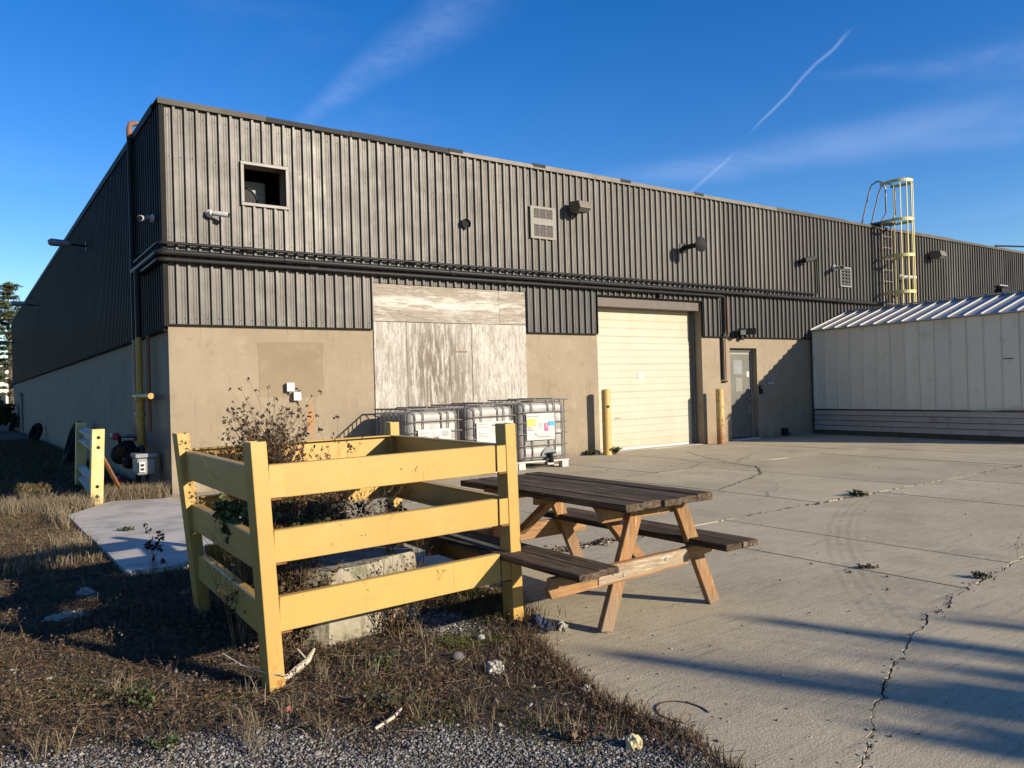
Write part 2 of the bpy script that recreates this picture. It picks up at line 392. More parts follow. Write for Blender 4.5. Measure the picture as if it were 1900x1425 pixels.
M['ladder_yellow'] = surf('ladder cage yellow', (0.50, 0.43, 0.17), (0.44, 0.36, 0.14), 5, rough=0.5)
M['ladder_steel'] = surf('ladder steel', (0.33, 0.29, 0.24), (0.2, 0.15, 0.11), 8, rough=0.5, metal=0.4)
M['tank'] = surf('milky tank plastic', (0.33, 0.308, 0.28), (0.25, 0.232, 0.208), 3, rough=0.42, spec=0.35, layers=[
        dict(c=(0.18, 0.165, 0.15), scale=2.2, lo=0.5, hi=0.7, amt=0.6), dict(c=(0.17, 0.14, 0.11), scale=12, lo=0.6, hi=0.72, amt=0.4)])
M['cage_steel'] = surf('cage tube', (0.20, 0.19, 0.18), (0.13, 0.122, 0.115), 18, rough=0.5, metal=0.4)
M['pallet'] = surf('pale pallet', (0.5, 0.48, 0.44), (0.4, 0.38, 0.34), 8, rough=0.6, layers=[dict(c=(0.2, 0.18, 0.15), scale=10, lo=0.58, hi=0.7, amt=0.5)])


def wood(name, c1, c2, dark, amt, st, bump=0.5, ov=0.12, extra=()):
    return surf(name, c1, c2, 3.0, rough=0.9, spec=0.1, bump=bump, bscale=14, bstretch=st, bdist=0.008, objvar=ov, stretch=st, layers=[
        dict(c=dark, scale=16, lo=0.5, hi=0.66, stretch=st, amt=amt, rgh=0.7),
        dict(c=tuple(min(0.5, v * 1.9 + 0.02) for v in c1), scale=22, lo=0.56, hi=0.68, stretch=st, amt=0.6),
        dict(c=tuple(v * 0.5 for v in c2), scale=2.5, lo=0.52, hi=0.7, amt=0.4),
        dict(c=(0.03, 0.025, 0.02), scale=20, lo=0.70, hi=0.72, amt=0.8)] + list(extra))


M['wood_top'] = wood('grey weathered plank', (0.094, 0.067, 0.044), (0.056, 0.041, 0.028), (0.018, 0.014, 0.010), 0.9, (2.4, 0.14, 2.4), 1.0, 0.25, extra=[dict(c=(0.20, 0.165, 0.12), scale=13, lo=0.56, hi=0.66, stretch=(3.0, 0.22, 3.0), amt=0.6), dict(c=(0.012, 0.010, 0.008), scale=10, lo=0.57, hi=0.62, stretch=(3.5, 0.12, 3.5), amt=0.85)])
M['wood_x'] = wood('tan brace wood', (0.34, 0.185, 0.08), (0.25, 0.15, 0.08), (0.11, 0.07, 0.045), 0.75, (0.25, 3, 3))
M['wood_z'] = wood('tan leg wood', (0.34, 0.17, 0.066), (0.23, 0.132, 0.064), (0.10, 0.066, 0.042), 0.75, (3, 3, 0.25), extra=[dict(c=(0.17, 0.14, 0.105), scale=5, lo=0.35, hi=0.55, zr=(0.42, 0.0), amt=0.9), dict(c=(0.22, 0.19, 0.15), scale=11, lo=0.52, hi=0.66, stretch=(3, 3, 0.2), amt=0.55)])
M['wood_pale'] = wood('pale split wood', (0.33, 0.255, 0.175), (0.26, 0.195, 0.13), (0.15, 0.10, 0.065), 0.7, (0.25, 3, 3))
M['block'] = surf('old rough concrete', (0.31, 0.275, 0.205), (0.25, 0.22, 0.16), 5, rough=0.95, spec=0.2, bump=0.7, bscale=22, bdist=0.02, layers=[
        dict(c=(0.22, 0.19, 0.14), scale=4, lo=0.54, hi=0.66, amt=0.7), dict(c=(0.47, 0.3, 0.1), scale=6, lo=0.64, hi=0.7, amt=0.6),
        dict(c=(0.38, 0.35, 0.28), scale=15, lo=0.58, hi=0.7, amt=0.6), dict(c=(0.10, 0.085, 0.06), scale=9, lo=0.52, hi=0.62, amt=0.7, stretch=(2, 2, 0.4)), dict(c=(0.09, 0.10, 0.045), scale=6, lo=0.5, hi=0.6, amt=0.6)])
M['shed_panel'] = surf('cream shed panel', (0.62, 0.595, 0.49), (0.58, 0.555, 0.455), 1.6, rough=0.5, spec=0.35, objvar=0.035, layers=[
        dict(c=(0.25, 0.245, 0.2), scale=3, lo=0.56, hi=0.75, amt=0.4), dict(c=(0.2, 0.19, 0.16), scale=24, lo=0.68, hi=0.74, amt=0.4)])
M['shed_roof'] = surf('zinc roof', (0.40, 0.40, 0.39), (0.31, 0.31, 0.305), 3, rough=0.5, metal=0.25, stretch=(0.3, 2, 1), objvar=0.06)
M['shed_rib'] = surf('white roof rib', (0.46, 0.44, 0.39), rough=0.45)
M['clapboard'] = surf('grey brown clapboard', (0.39, 0.345, 0.295), (0.32, 0.285, 0.245), 2, rough=0.7, stretch=(1, 0.3, 1), objvar=0.06, layers=[dict(c=(0.19, 0.10, 0.08), scale=2.0, lo=0.58, hi=0.68, amt=0.5), dict(c=(0.08, 0.075, 0.07), scale=6, lo=0.56, hi=0.7, amt=0.4)])
M['old_timber'] = surf('mossy timber', (0.075, 0.065, 0.035), (0.05, 0.045, 0.028), 4, rough=0.9, layers=[dict(c=(0.10, 0.095, 0.03), scale=5, lo=0.55, hi=0.65, amt=0.7)])
M['rust_pipe'] = surf('rusty pipe', (0.24, 0.10, 0.045), (0.15, 0.065, 0.035), 14, rough=0.75, metal=0.1)
M['gas_yellow'] = surf('gas pipe yellow', (0.34, 0.215, 0.03), (0.28, 0.17, 0.025), 6, rough=0.5, layers=[dict(c=(0.20, 0.08, 0.03), scale=11, lo=0.6, hi=0.68, amt=0.7)])
M['cream_pipe'] = surf('faded cream pipe', (0.34, 0.26, 0.17), (0.25, 0.15, 0.09), 7, rough=0.6, stretch=(1, 1, 0.3))
M['meter_grey'] = surf('meter grey', (0.19, 0.205, 0.21), (0.15, 0.16, 0.165), 8, rough=0.5)
M['red'] = surf('red plastic', (0.26, 0.02, 0.03), rough=0.5)
M['rubber'] = surf('old rubber', (0.010, 0.010, 0.010), (0.017, 0.016, 0.015), 9, rough=0.9, spec=0.08, bump=0.3, bscale=30)
M['rag'] = surf('navy rag', (0.02, 0.028, 0.075), (0.012, 0.017, 0.045), 9, rough=0.9)
M['white_scrap'] = surf('dirty white scrap', (0.40, 0.375, 0.32), (0.22, 0.20, 0.165), 14, rough=0.9)
M['pale_rock'] = surf('pale rock', (0.42, 0.38, 0.3), (0.30, 0.26, 0.2), 10, rough=0.95, bump=0.6, bscale=30, bdist=0.01)
M['yellow_rock'] = surf('yellowish rock', (0.48, 0.42, 0.23), (0.36, 0.31, 0.17), 12, rough=0.95, bump=0.6, bscale=30, bdist=0.01)
M['birch'] = surf('bleached stick', (0.55, 0.47, 0.35), (0.4, 0.33, 0.24), 14, rough=0.9, stretch=(1, 1, 0.3))
M['house_white'] = surf('white house siding', (0.72, 0.68, 0.58), (0.66, 0.62, 0.52), 1, rough=0.8)
M['house_roof'] = surf('brown shingle', (0.13, 0.075, 0.055), rough=0.9)
M['glass_dark'] = surf('dark window', (0.03, 0.035, 0.04), rough=0.1, spec=0.8)
M['bark'] = surf('bark', (0.10, 0.075, 0.055), (0.07, 0.052, 0.04), 9, rough=0.95, stretch=(1, 1, 0.3), bump=0.6, bscale=12, bdist=0.03)
M['needles'] = surf('pine needles', None or (0.05, 0.07, 0.03), rough=0.85, spec=0.2, tint=[(0.035, 0.05, 0.022), (0.06, 0.075, 0.034), (0.10, 0.095, 0.045)])
M['leaf_green'] = surf('green leaves', (0.05, 0.09, 0.02), rough=0.6, spec=0.3, tint=[(0.018, 0.036, 0.011), (0.038, 0.062, 0.018), (0.08, 0.095, 0.032)])
M['leaf_dark'] = surf('dark leaves', (0.03, 0.04, 0.02), rough=0.7, spec=0.3, tint=[(0.018, 0.026, 0.012), (0.04, 0.05, 0.02), (0.07, 0.06, 0.03)])
M['leaf_dead'] = surf('dead leaves', (0.1, 0.06, 0.03), rough=0.9, spec=0.15, tint=[(0.042, 0.028, 0.019), (0.085, 0.056, 0.038), (0.15, 0.112, 0.074), (0.07, 0.032, 0.027)])
M['stem_dead'] = surf('dead stems', (0.1, 0.06, 0.03), rough=0.9, spec=0.15, tint=[(0.06, 0.035, 0.022), (0.14, 0.085, 0.045), (0.27, 0.19, 0.10)])
M['seed_dark'] = surf('seed heads', (0.06, 0.04, 0.03), rough=0.95, spec=0.1, tint=[(0.028, 0.019, 0.014), (0.06, 0.038, 0.026), (0.11, 0.075, 0.05)])
M['straw'] = surf('straw', (0.3, 0.22, 0.1), rough=0.85, spec=0.2, tint=[(0.065, 0.048, 0.032), (0.13, 0.098, 0.06), (0.24, 0.19, 0.122), (0.085, 0.075, 0.04)])
M['turf'] = surf('short turf', (0.1, 0.1, 0.04), rough=0.9, spec=0.2, tint=[(0.030, 0.019, 0.013), (0.075, 0.043, 0.029), (0.135, 0.086, 0.052), (0.06, 0.055, 0.02), (0.038, 0.056, 0.014)])
M['moss'] = surf('moss', (0.1, 0.12, 0.02), rough=0.9, spec=0.2, tint=[(0.05, 0.075, 0.012), (0.10, 0.13, 0.02), (0.16, 0.17, 0.04)])
M['gravel'] = surf('gravel', (0.3, 0.28, 0.25), rough=0.9, spec=0.2, tint=[(0.06, 0.054, 0.049), (0.12, 0.111, 0.10), (0.19, 0.178, 0.162), (0.34, 0.32, 0.295)])
M['crumbs'] = surf('crumbs', (0.2, 0.18, 0.15), rough=0.9, spec=0.2, tint=[(0.06, 0.05, 0.04), (0.16, 0.14, 0.115), (0.40, 0.37, 0.31)])


# ------------------------------------------------------------------ mesh helpers
class MB:
    def __init__(self):
        self.v = []; self.f = []

    def add(self, vs, fs):
        o = len(self.v)
        self.v.extend(tuple(p) for p in vs)
        self.f.extend([tuple(i + o for i in f) for f in fs])

    def box(self, a, b):
        (x0, y0, z0), (x1, y1, z1) = a, b
        self.add([(x0, y0, z0), (x1, y0, z0), (x1, y1, z0), (x0, y1, z0), (x0, y0, z1), (x1, y0, z1), (x1, y1, z1), (x0, y1, z1)],
                 [(0, 3, 2, 1), (4, 5, 6, 7), (0, 1, 5, 4), (1, 2, 6, 5), (2, 3, 7, 6), (3, 0, 4, 7)])

    def beam(self, p, q, w, h, up=(0, 0, 1)):
        """box along p->q, w across (horizontal), h along up"""
        p = Vector(p); q = Vector(q); d = (q - p).normalized()
        u = Vector(up); s = d.cross(u)
        if s.length < 1e-4: s = d.cross(Vector((1, 0, 0)))
        s.normalize(); u = s.cross(d).normalized()
        s *= w / 2; u *= h / 2
        vs = [p - s - u, p + s - u, p + s + u, p - s + u, q - s - u, q + s - u, q + s + u, q - s + u]
        self.add(vs, [(0, 1, 2, 3), (7, 6, 5, 4), (0, 4, 5, 1), (1, 5, 6, 2), (2, 6, 7, 3), (3, 7, 4, 0)])

    def tube(self, path, r, n=8, cap=True, r1=None):
        pts = [Vector(p) for p in path]
        m = len(pts)
        rr = [r if r1 is None else r + (r1 - r) * i / (m - 1) for i in range(m)] if not isinstance(r, (list, tuple)) else r
        o = len(self.v)
        ref = None
        for i, p in enumerate(pts):
            d = (pts[min(i + 1, m - 1)] - pts[max(i - 1, 0)])
            if d.length < 1e-9: d = Vector((0, 0, 1))
            d.normalize()
            if ref is None:
                ref = Vector((0, 0, 1)) if abs(d.z) < 0.9 else Vector((1, 0, 0))
            s = d.cross(ref)
            if s.length < 1e-5: s = d.cross(Vector((0, 1, 0)))
            s.normalize(); t = s.cross(d).normalized(); ref = t
            for k in range(n):
                a = 2 * PI * k / n
                self.v.append(tuple(p + (s * math.cos(a) + t * math.sin(a)) * rr[i]))
        for i in range(m - 1):
            for k in range(n):
                k2 = (k + 1) % n
                self.f.append((o + i * n + k, o + i * n + k2, o + (i + 1) * n + k2, o + (i + 1) * n + k))
        if cap:
            self.f.append(tuple(o + k for k in range(n))[::-1])
            self.f.append(tuple(o + (m - 1) * n + k for k in range(n)))

    def prism(self, poly, axis, t0, t1):
        """poly 2-D outline extruded along axis from t0 to t1 (triangulated caps)"""
        n = len(poly)
        def P(p, t):
            if axis == 'z': return (p[0], p[1], t)
            if axis == 'y': return (p[0], t, p[1])
            return (t, p[0], p[1])
        vs = [P(p, t0) for p in poly] + [P(p, t1) for p in poly]
        fs = [tuple(range(n))[::-1], tuple(range(n, 2 * n))]
        fs += [(i, (i + 1) % n, (i + 1) % n + n, i + n) for i in range(n)]
        self.add(vs, fs)

    def lathe(self, prof, center=(0, 0, 0), axis=(0, 0, 1), n=16, cap=True):
        """prof: list of (radius, height)"""
        q = Vector((0, 0, 1)).rotation_difference(Vector(axis).normalized())
        c = Vector(center); o = len(self.v)
        for r, h in prof:
            for k in range(n):
                a = 2 * PI * k / n
                self.v.append(tuple(c + q @ Vector((r * math.cos(a), r * math.sin(a), h))))
        for i in range(len(prof) - 1):
            for k in range(n):
                k2 = (k + 1) % n
                self.f.append((o + i * n + k, o + i * n + k2, o + (i + 1) * n + k2, o + (i + 1) * n + k))
        if cap:
            self.f.append(tuple(o + k for k in range(n))[::-1])
            self.f.append(tuple(o + (len(prof) - 1) * n + k for k in range(n)))

    def mesh(self, name, mat, bevel=0.0, smooth=False, normals=True):
        me = bpy.data.meshes.new(name)
        me.from_pydata(self.v, [], self.f)
        if bevel or normals:
            bm = bmesh.new(); bm.from_mesh(me)
            if normals:
                bmesh.ops.recalc_face_normals(bm, faces=bm.faces)
            if bevel:
                es = [e for e in bm.edges if len(e.link_faces) == 2 and e.calc_face_angle(0) > 0.6]
                bmesh.ops.bevel(bm, geom=es, offset=bevel, segments=2 if bevel > 0.004 else 1, profile=0.5, affect='EDGES', clamp_overlap=True)
            bm.to_mesh(me); bm.free()
        if mat is not None: me.materials.append(M[mat])
        if smooth:
            me.shade_smooth()
            if smooth != True: pass
        return me

    def build(self, name, mat, parent=None, bevel=0.0, smooth=False, loc=None, normals=True):
        me = self.mesh(name, mat, bevel, smooth, normals)
        if smooth:
            try: me.set_sharp_from_angle(angle=R(40))
            except Exception: pass
        return link(name, me, parent, loc)


def link(name, me, parent=None, loc=None):
    o = bpy.data.objects.new(name, me)
    COL.objects.link(o)
    if parent is not None: o.parent = parent
    if loc is not None: o.location = loc
    return o


def thing(name, label, cat, loc=(0, 0, 0), rz=0.0, group=None):
    o = bpy.data.objects.new(name, None)
    COL.objects.link(o)
    o.empty_display_size = 0.2
    o.location = loc; o.rotation_euler = (0, 0, rz)
    return tag(o, label, cat, group)


def tag(o, label, cat, group=None):
    o['label'] = label; o['category'] = cat
    if group: o['group'] = group
    return o


def kind(o, k):
    o['kind'] = k
    return o


def copy_tree(o, parent=None):
    c = o.copy(); COL.objects.link(c)
    if parent is not None: c.parent = parent
    for ch in list(o.children):
        copy_tree(ch, c)
    return c


def mesh_np(name, verts, tris, mat, tint=None, smooth=False):
    me = bpy.data.meshes.new(name)
    verts = np.ascontiguousarray(verts, dtype=np.float32); tris = np.ascontiguousarray(tris, dtype=np.int32)
    me.vertices.add(len(verts)); me.vertices.foreach_set('co', verts.ravel())
    k = tris.shape[1]
    me.loops.add(tris.size); me.loops.foreach_set('vertex_index', tris.ravel())
    me.polygons.add(len(tris)); me.polygons.foreach_set('loop_start', np.arange(0, tris.size, k, dtype=np.int32))
    if tint is not None:
        at = me.attributes.new('tint', 'FLOAT', 'POINT')
        at.data.foreach_set('value', np.ascontiguousarray(tint, dtype=np.float32))
    me.update(calc_edges=True)
    me.validate()
    me.materials.append(M[mat])
    if smooth: me.shade_smooth()
    return me


def fbm(x, y, s, seed=0.0, oct=3):
    """cheap smooth value noise on arrays, about -1..1"""
    out = np.zeros_like(x, dtype=float); a = 1.0; tot = 0
    for i in range(oct):
        f = s * 2 ** i; p = seed * 1.7 + i * 2.3
        out += a * (np.sin(x * f * 1.0 + 1.3 * np.sin(y * f * 0.7 + p)) * np.sin(y * f * 1.13 + 1.7 * np.sin(x * f * 0.6 + p * 2.1) + p))
        tot += a; a *= 0.55
    return out / tot


# ------------------------------------------------------------------ the ground
EDGE = [(2.05, -30), (2.12, -3.0), (2.2, 1.0), (2.237, 1.9), (2.33, 2.14), (2.34, 2.7), (2.6, 3.55), (2.98, 4.3), (2.72, 5.2), (2.5, 6.0), (2.36, 6.8), (2.36, 12.1), (2.36, 13)]
EDGE_Y = np.array([p[1] for p in EDGE]); EDGE_X = np.array([p[0] for p in EDGE])


def edge_x(y):
    return np.interp(y, EDGE_Y, EDGE_X)


def on_pale(x, y):
    return (x > 1.0) & (x < 2.5) & (y > 6.72) & (y < 10.7 + np.clip((x - 1.04) / 0.6, 0, 1) * 1.0)


def soil_z(x, y):
    x = np.asarray(x, float); y = np.asarray(y, float)
    h = 0.012 + 0.016 * fbm(x, y, 2.1, 1) + 0.011 * fbm(x, y, 7.0, 5)
    d = edge_x(y) + 0.07 * fbm(x * 0 + 3, y, 5.0, 2) - x
    k = np.clip(d / 0.14, -1, 1)
    h = np.where(k > 0, h * np.clip(0.4 + k, 0, 1), -0.05)
    h = np.where(on_pale(x, y), -0.05, h)
    return h


mb = MB()
mb.add([(-900, -900, -0.09), (900, -900, -0.09), (900, 900, -0.09), (-900, 900, -0.09)], [(0, 1, 2, 3)])
kind(mb.build('ground', 'field'), 'structure')

# soil of the verge beside the concrete
def grid_sheet(name, x0, x1, y0, y1, step, mat):
    xs = np.arange(x0, x1 + 1e-6, step); ys = np.arange(y0, y1 + 1e-6, step)
    X, Y = np.meshgrid(xs, ys)
    Z = soil_z(X, Y)
    V = np.stack([X.ravel(), Y.ravel(), Z.ravel()], 1)
    nx = len(xs); ny = len(ys)
    i = np.arange(nx * ny).reshape(ny, nx)
    F = np.stack([i[:-1, :-1].ravel(), i[:-1, 1:].ravel(), i[1:, 1:].ravel(), i[1:, :-1].ravel()], 1)
    me = mesh_np(name, V, F, mat, smooth=True)
    return kind(link(name, me), 'structure')


grid_sheet('soil', -7.0, 3.2, 0.0, 14.0, 0.05, 'soil')
mb = MB(); mb.add([(-40, -30, -0.03), (2.1, -30, -0.03), (2.1, 0.02, -0.03), (-40, 0.02, -0.03)], [(0, 1, 2, 3)])
mb.add([(-40, 0.02, -0.03), (-6.98, 0.02, -0.03), (-6.98, 80, -0.03), (-40, 80, -0.03)], [(0, 1, 2, 3)])
mb.add([(-6.98, 13.98, -0.03), (2.5, 13.98, -0.03), (2.5, 80, -0.03), (-6.98, 80, -0.03)], [(0, 1, 2, 3)])
kind(mb.build('earth', 'soil'), 'structure')
# dark soil seen down in the joints of the paving
mb = MB(); mb.add([(0.9, -30, -0.045), (60, -30, -0.045), (60, 13, -0.045), (0.9, 13, -0.045)], [(0, 1, 2, 3)])
kind(mb.build('subsoil', 'soil'), 'structure')

# concrete yard cast in slabs: joints between them are real gaps
yard = bpy.data.objects.new('concrete_yard', None); COL.objects.link(yard); kind(yard, 'structure')
CRX = np.array([0, 2.2, 2.64, 3.42, 4.29, 5.5, 6.6, 8, 12, 20, 60]); CRY = np.array([1.3, 1.45, 1.60, 1.96, 2.26, 2.52, 2.63, 2.72, 2.78, 2.8, 2.8])


def jag(t, s, seed, amp):
    return amp * (mnoise.noise(Vector((t * s, seed, 0))) + 0.5 * mnoise.noise(Vector((t * s * 3.1, seed + 9, 0))))


def row_line(j, x):
    if j == 0: return -30.0
    if j == 1: return float(np.interp(x, CRX, CRY)) + jag(x, 4.0, 1.0, 0.05) + jag(x, 24.0, 4.0, 0.011)
    if j == 2: return 5.25 + jag(x, 2.2, 11.0, 0.02) + jag(x, 15.0, 14.0, 0.006)
    if j == 3: return 8.72 + jag(x, 1.0, 21.0, 0.015) + jag(x, 12.0, 24.0, 0.006)
    return 12.11


def row_gap(j, x):
    if j == 1: return max(0.004, 0.010 + 0.016 * mnoise.noise(Vector((x * 2.3, 3.3, 7))) + 0.008 * mnoise.noise(Vector((x * 14, 3.3, 7))))
    return {0: 0.0, 2: 0.016, 3: 0.009, 4: 0.0}[j]


ROWX = [[7.2, 13.0, 60.0],
        [3.95, 5.38, 6.33, 7.75, 9.2, 11.0, 12.6, 14.4, 16.4, 60.0],
        [3.9, 5.2, 6.5, 8.0, 10.1, 11.75, 13.3, 14.9, 16.6, 60.0],
        [4.6, 6.9, 9.0, 10.9, 12.3, 14.4, 16.4, 60.0]]
for j in range(4):
    xs = [None] + ROWX[j]
    for i in range(len(xs) - 1):
        sub = lambda a, b, st: [a + (b - a) * k / max(1, int(abs(b - a) / st)) for k in range(max(1, int(abs(b - a) / st)) + 1)]
        seedv = j * 10 + i
        def vx(idx, y, side):
            if xs[idx] is None:
                return float(edge_x(y)) + jag(y, 3.0, 50.0, 0.05) + jag(y, 17.0, 51.0, 0.02)
            return xs[idx] + (0.012 * math.sin(idx * 5 + j) * (y - 5) / 3 if xs[idx] < 50 else 0) + jag(y, 3.0, 60 + idx + 7 * j, 0.006) + side * 0.0035
        ya = row_line(j, 4.0); yb = row_line(j + 1, 4.0)
        fine = 0.035 if j in (0, 1) else 0.09
        # corner rows are read where the side lines meet them
        xl0 = vx(i, max(ya, -2.9), 1); xr0 = vx(i + 1, max(ya, -2.9), -1)
        bl = row_line(j, xl0); br = row_line(j, xr0)
        xl1 = vx(i, yb, 1); xr1 = vx(i + 1, yb, -1)
        tl = row_line(j + 1, xl1); tr = row_line(j + 1, xr1)
        poly = []
        xe = min(xr0, 20.0)
        for x in (sub(xl0, xe, fine) if j else [xl0, xr0]):
            poly.append((x, row_line(j, x) + row_gap(j, x) / 2))
        if j and xr0 > 20: poly.append((xr0, row_line(j, xr0)))
        for y in sub(br, tr, 0.12 if br > -5 else 6.0)[1:-1]:
            poly.append((vx(i + 1, y, -1), y))
        xe = min(xr1, 20.0)
        if xr1 > 20: poly.append((xr1, row_line(j + 1, xr1)))
        for x in sub(xe, xl1, fine if j + 1 == 1 else 0.09):
            poly.append((x, row_line(j + 1, x) - row_gap(j + 1, x) / 2))
        for y in sub(tl, bl, 0.06 if i == 0 else 0.12)[1:-1]:
            if y < -3: continue
            poly.append((vx(i, y, 1), y))
        dz = 0.004 * math.sin(seedv * 2.1)
        m2 = MB(); m2.prism(poly, 'z', -0.10, dz)
        s = m2.build('slab', 'concrete', yard)

# the paler walkway slab, two castings with a crack between, standing a little proud
walk = bpy.data.objects.new('walkway', None); COL.objects.link(walk); kind(walk, 'structure')
def crack_y(x): return 8.85 + 0.25 * (x - 1.04) + jag(x, 5, 70, 0.03) + jag(x, 21, 71, 0.008)
low = [(1.06, 6.80), (1.3, 6.76), (1.5, 6.79), (1.9, 6.74), (2.345, 6.78), (2.345, crack_y(2.345) - 0.004)] + [(x, crack_y(x) - 0.005) for x in np.linspace(2.3, 1.05, 26)]
m2 = MB(); m2.prism(low, 'z', -0.1, 0.045); m2.build('slab', 'pale_slab', walk)
up_ = [(x, crack_y(x) + 0.005) for x in np.linspace(1.045, 2.34, 27)] + [(2.34, 11.5), (2.25, 11.44), (1.65, 11.72), (1.04, 10.7)]
m2 = MB(); m2.prism(up_, 'z', -0.1, 0.04); m2.build('slab', 'pale_slab', walk)

# ------------------------------------------------------------------ the warehouse
XW, YW, HT = 2.508, 12.115, 5.72
XE, YE = 38.0, 50.9
wh = thing('warehouse', 'long low warehouse with dark ribbed metal siding over a tan block base', 'building', (XW, YW, 0))
WL = Vector((XW, YW, 0))


def part(mb, name, mat, parent=wh, **k):
    """mesh given in world coordinates, stored relative to its thing"""
    root = parent
    while root.parent: root = root.parent
    o = root.matrix_world.translation if False else Vector(root.location)
    inv = Matrix.Rotation(-root.rotation_euler.z, 4, 'Z') @ Matrix.Translation(-o)
    mb.v = [tuple(inv @ Vector(p)) for p in mb.v]
    return mb.build(name, mat, parent, **k)


m2 = MB()
m2.prism([(XW, -0.3), (10.78, -0.3), (10.78, 3.27), (13.97, 3.27), (13.97, -0.3), (14.95, -0.3), (14.95, 2.21), (15.95, 2.21), (15.95, -0.3), (XE, -0.3),
          (XE, 5.68), (4.31, 5.68), (4.31, 4.33), (3.62, 4.33), (3.62, 4.98), (4.309, 4.98), (4.309, 5.68), (XW, 5.68)], 'y', YW, YW + 0.30)
part(m2, 'wall', 'stucco')
m2 = MB(); m2.box((XW, YW + 0.30, -0.3), (XW + 0.3, YE, 5.68)); part(m2, 'wall', 'stucco')
m2 = MB(); m2.box((XW + 0.3, YE - 0.3, -0.3), (XE, YE, 5.68)); m2.box((XE - 0.3, YW + 0.3, -0.3), (XE, YE - 0.3, 5.68)); part(m2, 'wall', 'stucco')
m2 = MB(); m2.box((XW + 0.01, YW + 0.01, 5.60), (XE - 0.01, YE - 0.01, 5.68)); part(m2, 'roof', 'coping_dark')
m2 = MB(); m2.box((10.6, 12.66, -0.05), (16.2, 12.9, 3.6)); part(m2, 'inner_wall', 'void')
# repaired rectangle in the stucco
m2 = MB()
pp = [(3.80, 1.38), (4.3, 1.36), (4.86, 1.37), (4.85, 1.9), (4.87, 2.23), (4.2, 2.24), (3.80, 2.22), (3.81, 1.8)]
m2.prism(pp, 'y', YW - 0.004, YW + 0.05); part(m2, 'wall_patch', 'patch')

PITCH = 0.1628
UNIT = [(0, 0), (0.028, 0), (0.030, 0.007), (0.036, 0.007), (0.040, 0), (0.066, 0), (0.068, 0.007), (0.074, 0.007), (0.078, 0), (0.108, 0), (0.114, 0.043), (0.148, 0.043), (0.156, 0)]


def siding_mesh(n, z0, z1, cuts=()):
    prof = []
    for k in range(n):
        prof += [(k * PITCH + u, v) for u, v in UNIT]
    prof.append((n * PITCH, 0))
    us = sorted({c for cut in cuts for c in cut[:2]})
    pr2 = []
    for (a, va), (b, vb) in zip(prof, prof[1:]):
        pr2.append((a, va))
        for u in us:
            if a + 1e-5 < u < b - 1e-5: pr2.append((u, va + (vb - va) * (u - a) / (b - a)))
    pr2.append(prof[-1])
    mb = MB()
    for (a, va), (b, vb) in zip(pr2, pr2[1:]):
        mid = (a + b) / 2
        spans = [(z0, z1)]
        for (ua, ub, za, zb) in cuts:
            if ua <= mid <= ub:
                ns = []
                for s0, s1 in spans:
                    if zb <= s0 or za >= s1: ns.append((s0, s1)); continue
                    if za > s0: ns.append((s0, za))
                    if zb < s1: ns.append((zb, s1))
                spans = ns
        for s0, s1 in spans:
            mb.add([(a, -va, s0), (b, -vb, s0), (b, -vb, s1), (a, -va, s1)], [(0, 1, 2, 3)])
    return mb


NP = 5
PW = NP * PITCH
OPEN = [(3.60, 4.32, 4.31, 5.00), (5.735, 8.955, 0, 3.255), (10.76, 13.99, 0, 3.275)]
top_me = siding_mesh(NP, 3.54, 5.66).mesh('siding_panel', 'siding', normals=False)
low_me = siding_mesh(NP, 2.475, 3.54).mesh('siding_panel', 'siding', normals=False)
old_top_me = siding_mesh(NP, 3.54, 5.66).mesh('siding_panel', 'siding_mid', normals=False)
old_low_me = siding_mesh(NP, 2.475, 3.54).mesh('siding_panel', 'siding_mid', normals=False)
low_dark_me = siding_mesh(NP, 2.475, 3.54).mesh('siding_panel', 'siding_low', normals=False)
side_me = siding_mesh(NP, 2.40, 5.66).mesh('siding_panel', 'siding_shaded', normals=False)
screws = MB()
for row, (z0, z1, me0) in enumerate(((3.54, 5.66, top_me), (2.475, 3.54, low_me))):
    i = 0; x = XW + 0.004
    while x < XE - PW:
        cuts = [(a - x, b - x, c, d) for a, b, c, d in OPEN if b > x and a < x + PW and c < z1 and d > z0]
        if cuts:
            if not (len(cuts) == 1 and cuts[0][0] <= 0 and cuts[0][1] >= PW and cuts[0][2] <= z0 and cuts[0][3] >= z1):
                mm = siding_mesh(NP, z0, z1, cuts)
                if mm.v:
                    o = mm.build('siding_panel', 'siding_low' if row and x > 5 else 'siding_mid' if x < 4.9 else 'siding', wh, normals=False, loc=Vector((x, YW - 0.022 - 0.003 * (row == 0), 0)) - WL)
        else:
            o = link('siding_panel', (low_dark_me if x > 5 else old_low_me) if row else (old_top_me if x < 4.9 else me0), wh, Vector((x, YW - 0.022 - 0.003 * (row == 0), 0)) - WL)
        for k in range(NP):
            for zz in ((5.52, 4.92, 3.74) if row == 0 else (2.56,)):
                cx = x + k * PITCH + 0.059
                if x < 18 and not any(a < cx < b and c < zz < d for a, b, c, d in OPEN):
                    screws.lathe([(0.007, 0), (0.006, 0.006)], (cx, YW - 0.026, zz + 0.004 * math.sin(cx * 40)), (0, -1, 0), 5)
        x += PW; i += 1
o = part(screws, 'screw', 'trim_dark', normals=False); kind(o, 'stuff')
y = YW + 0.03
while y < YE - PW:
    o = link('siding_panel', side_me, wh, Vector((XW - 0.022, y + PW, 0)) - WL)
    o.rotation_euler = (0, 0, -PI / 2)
    y += PW
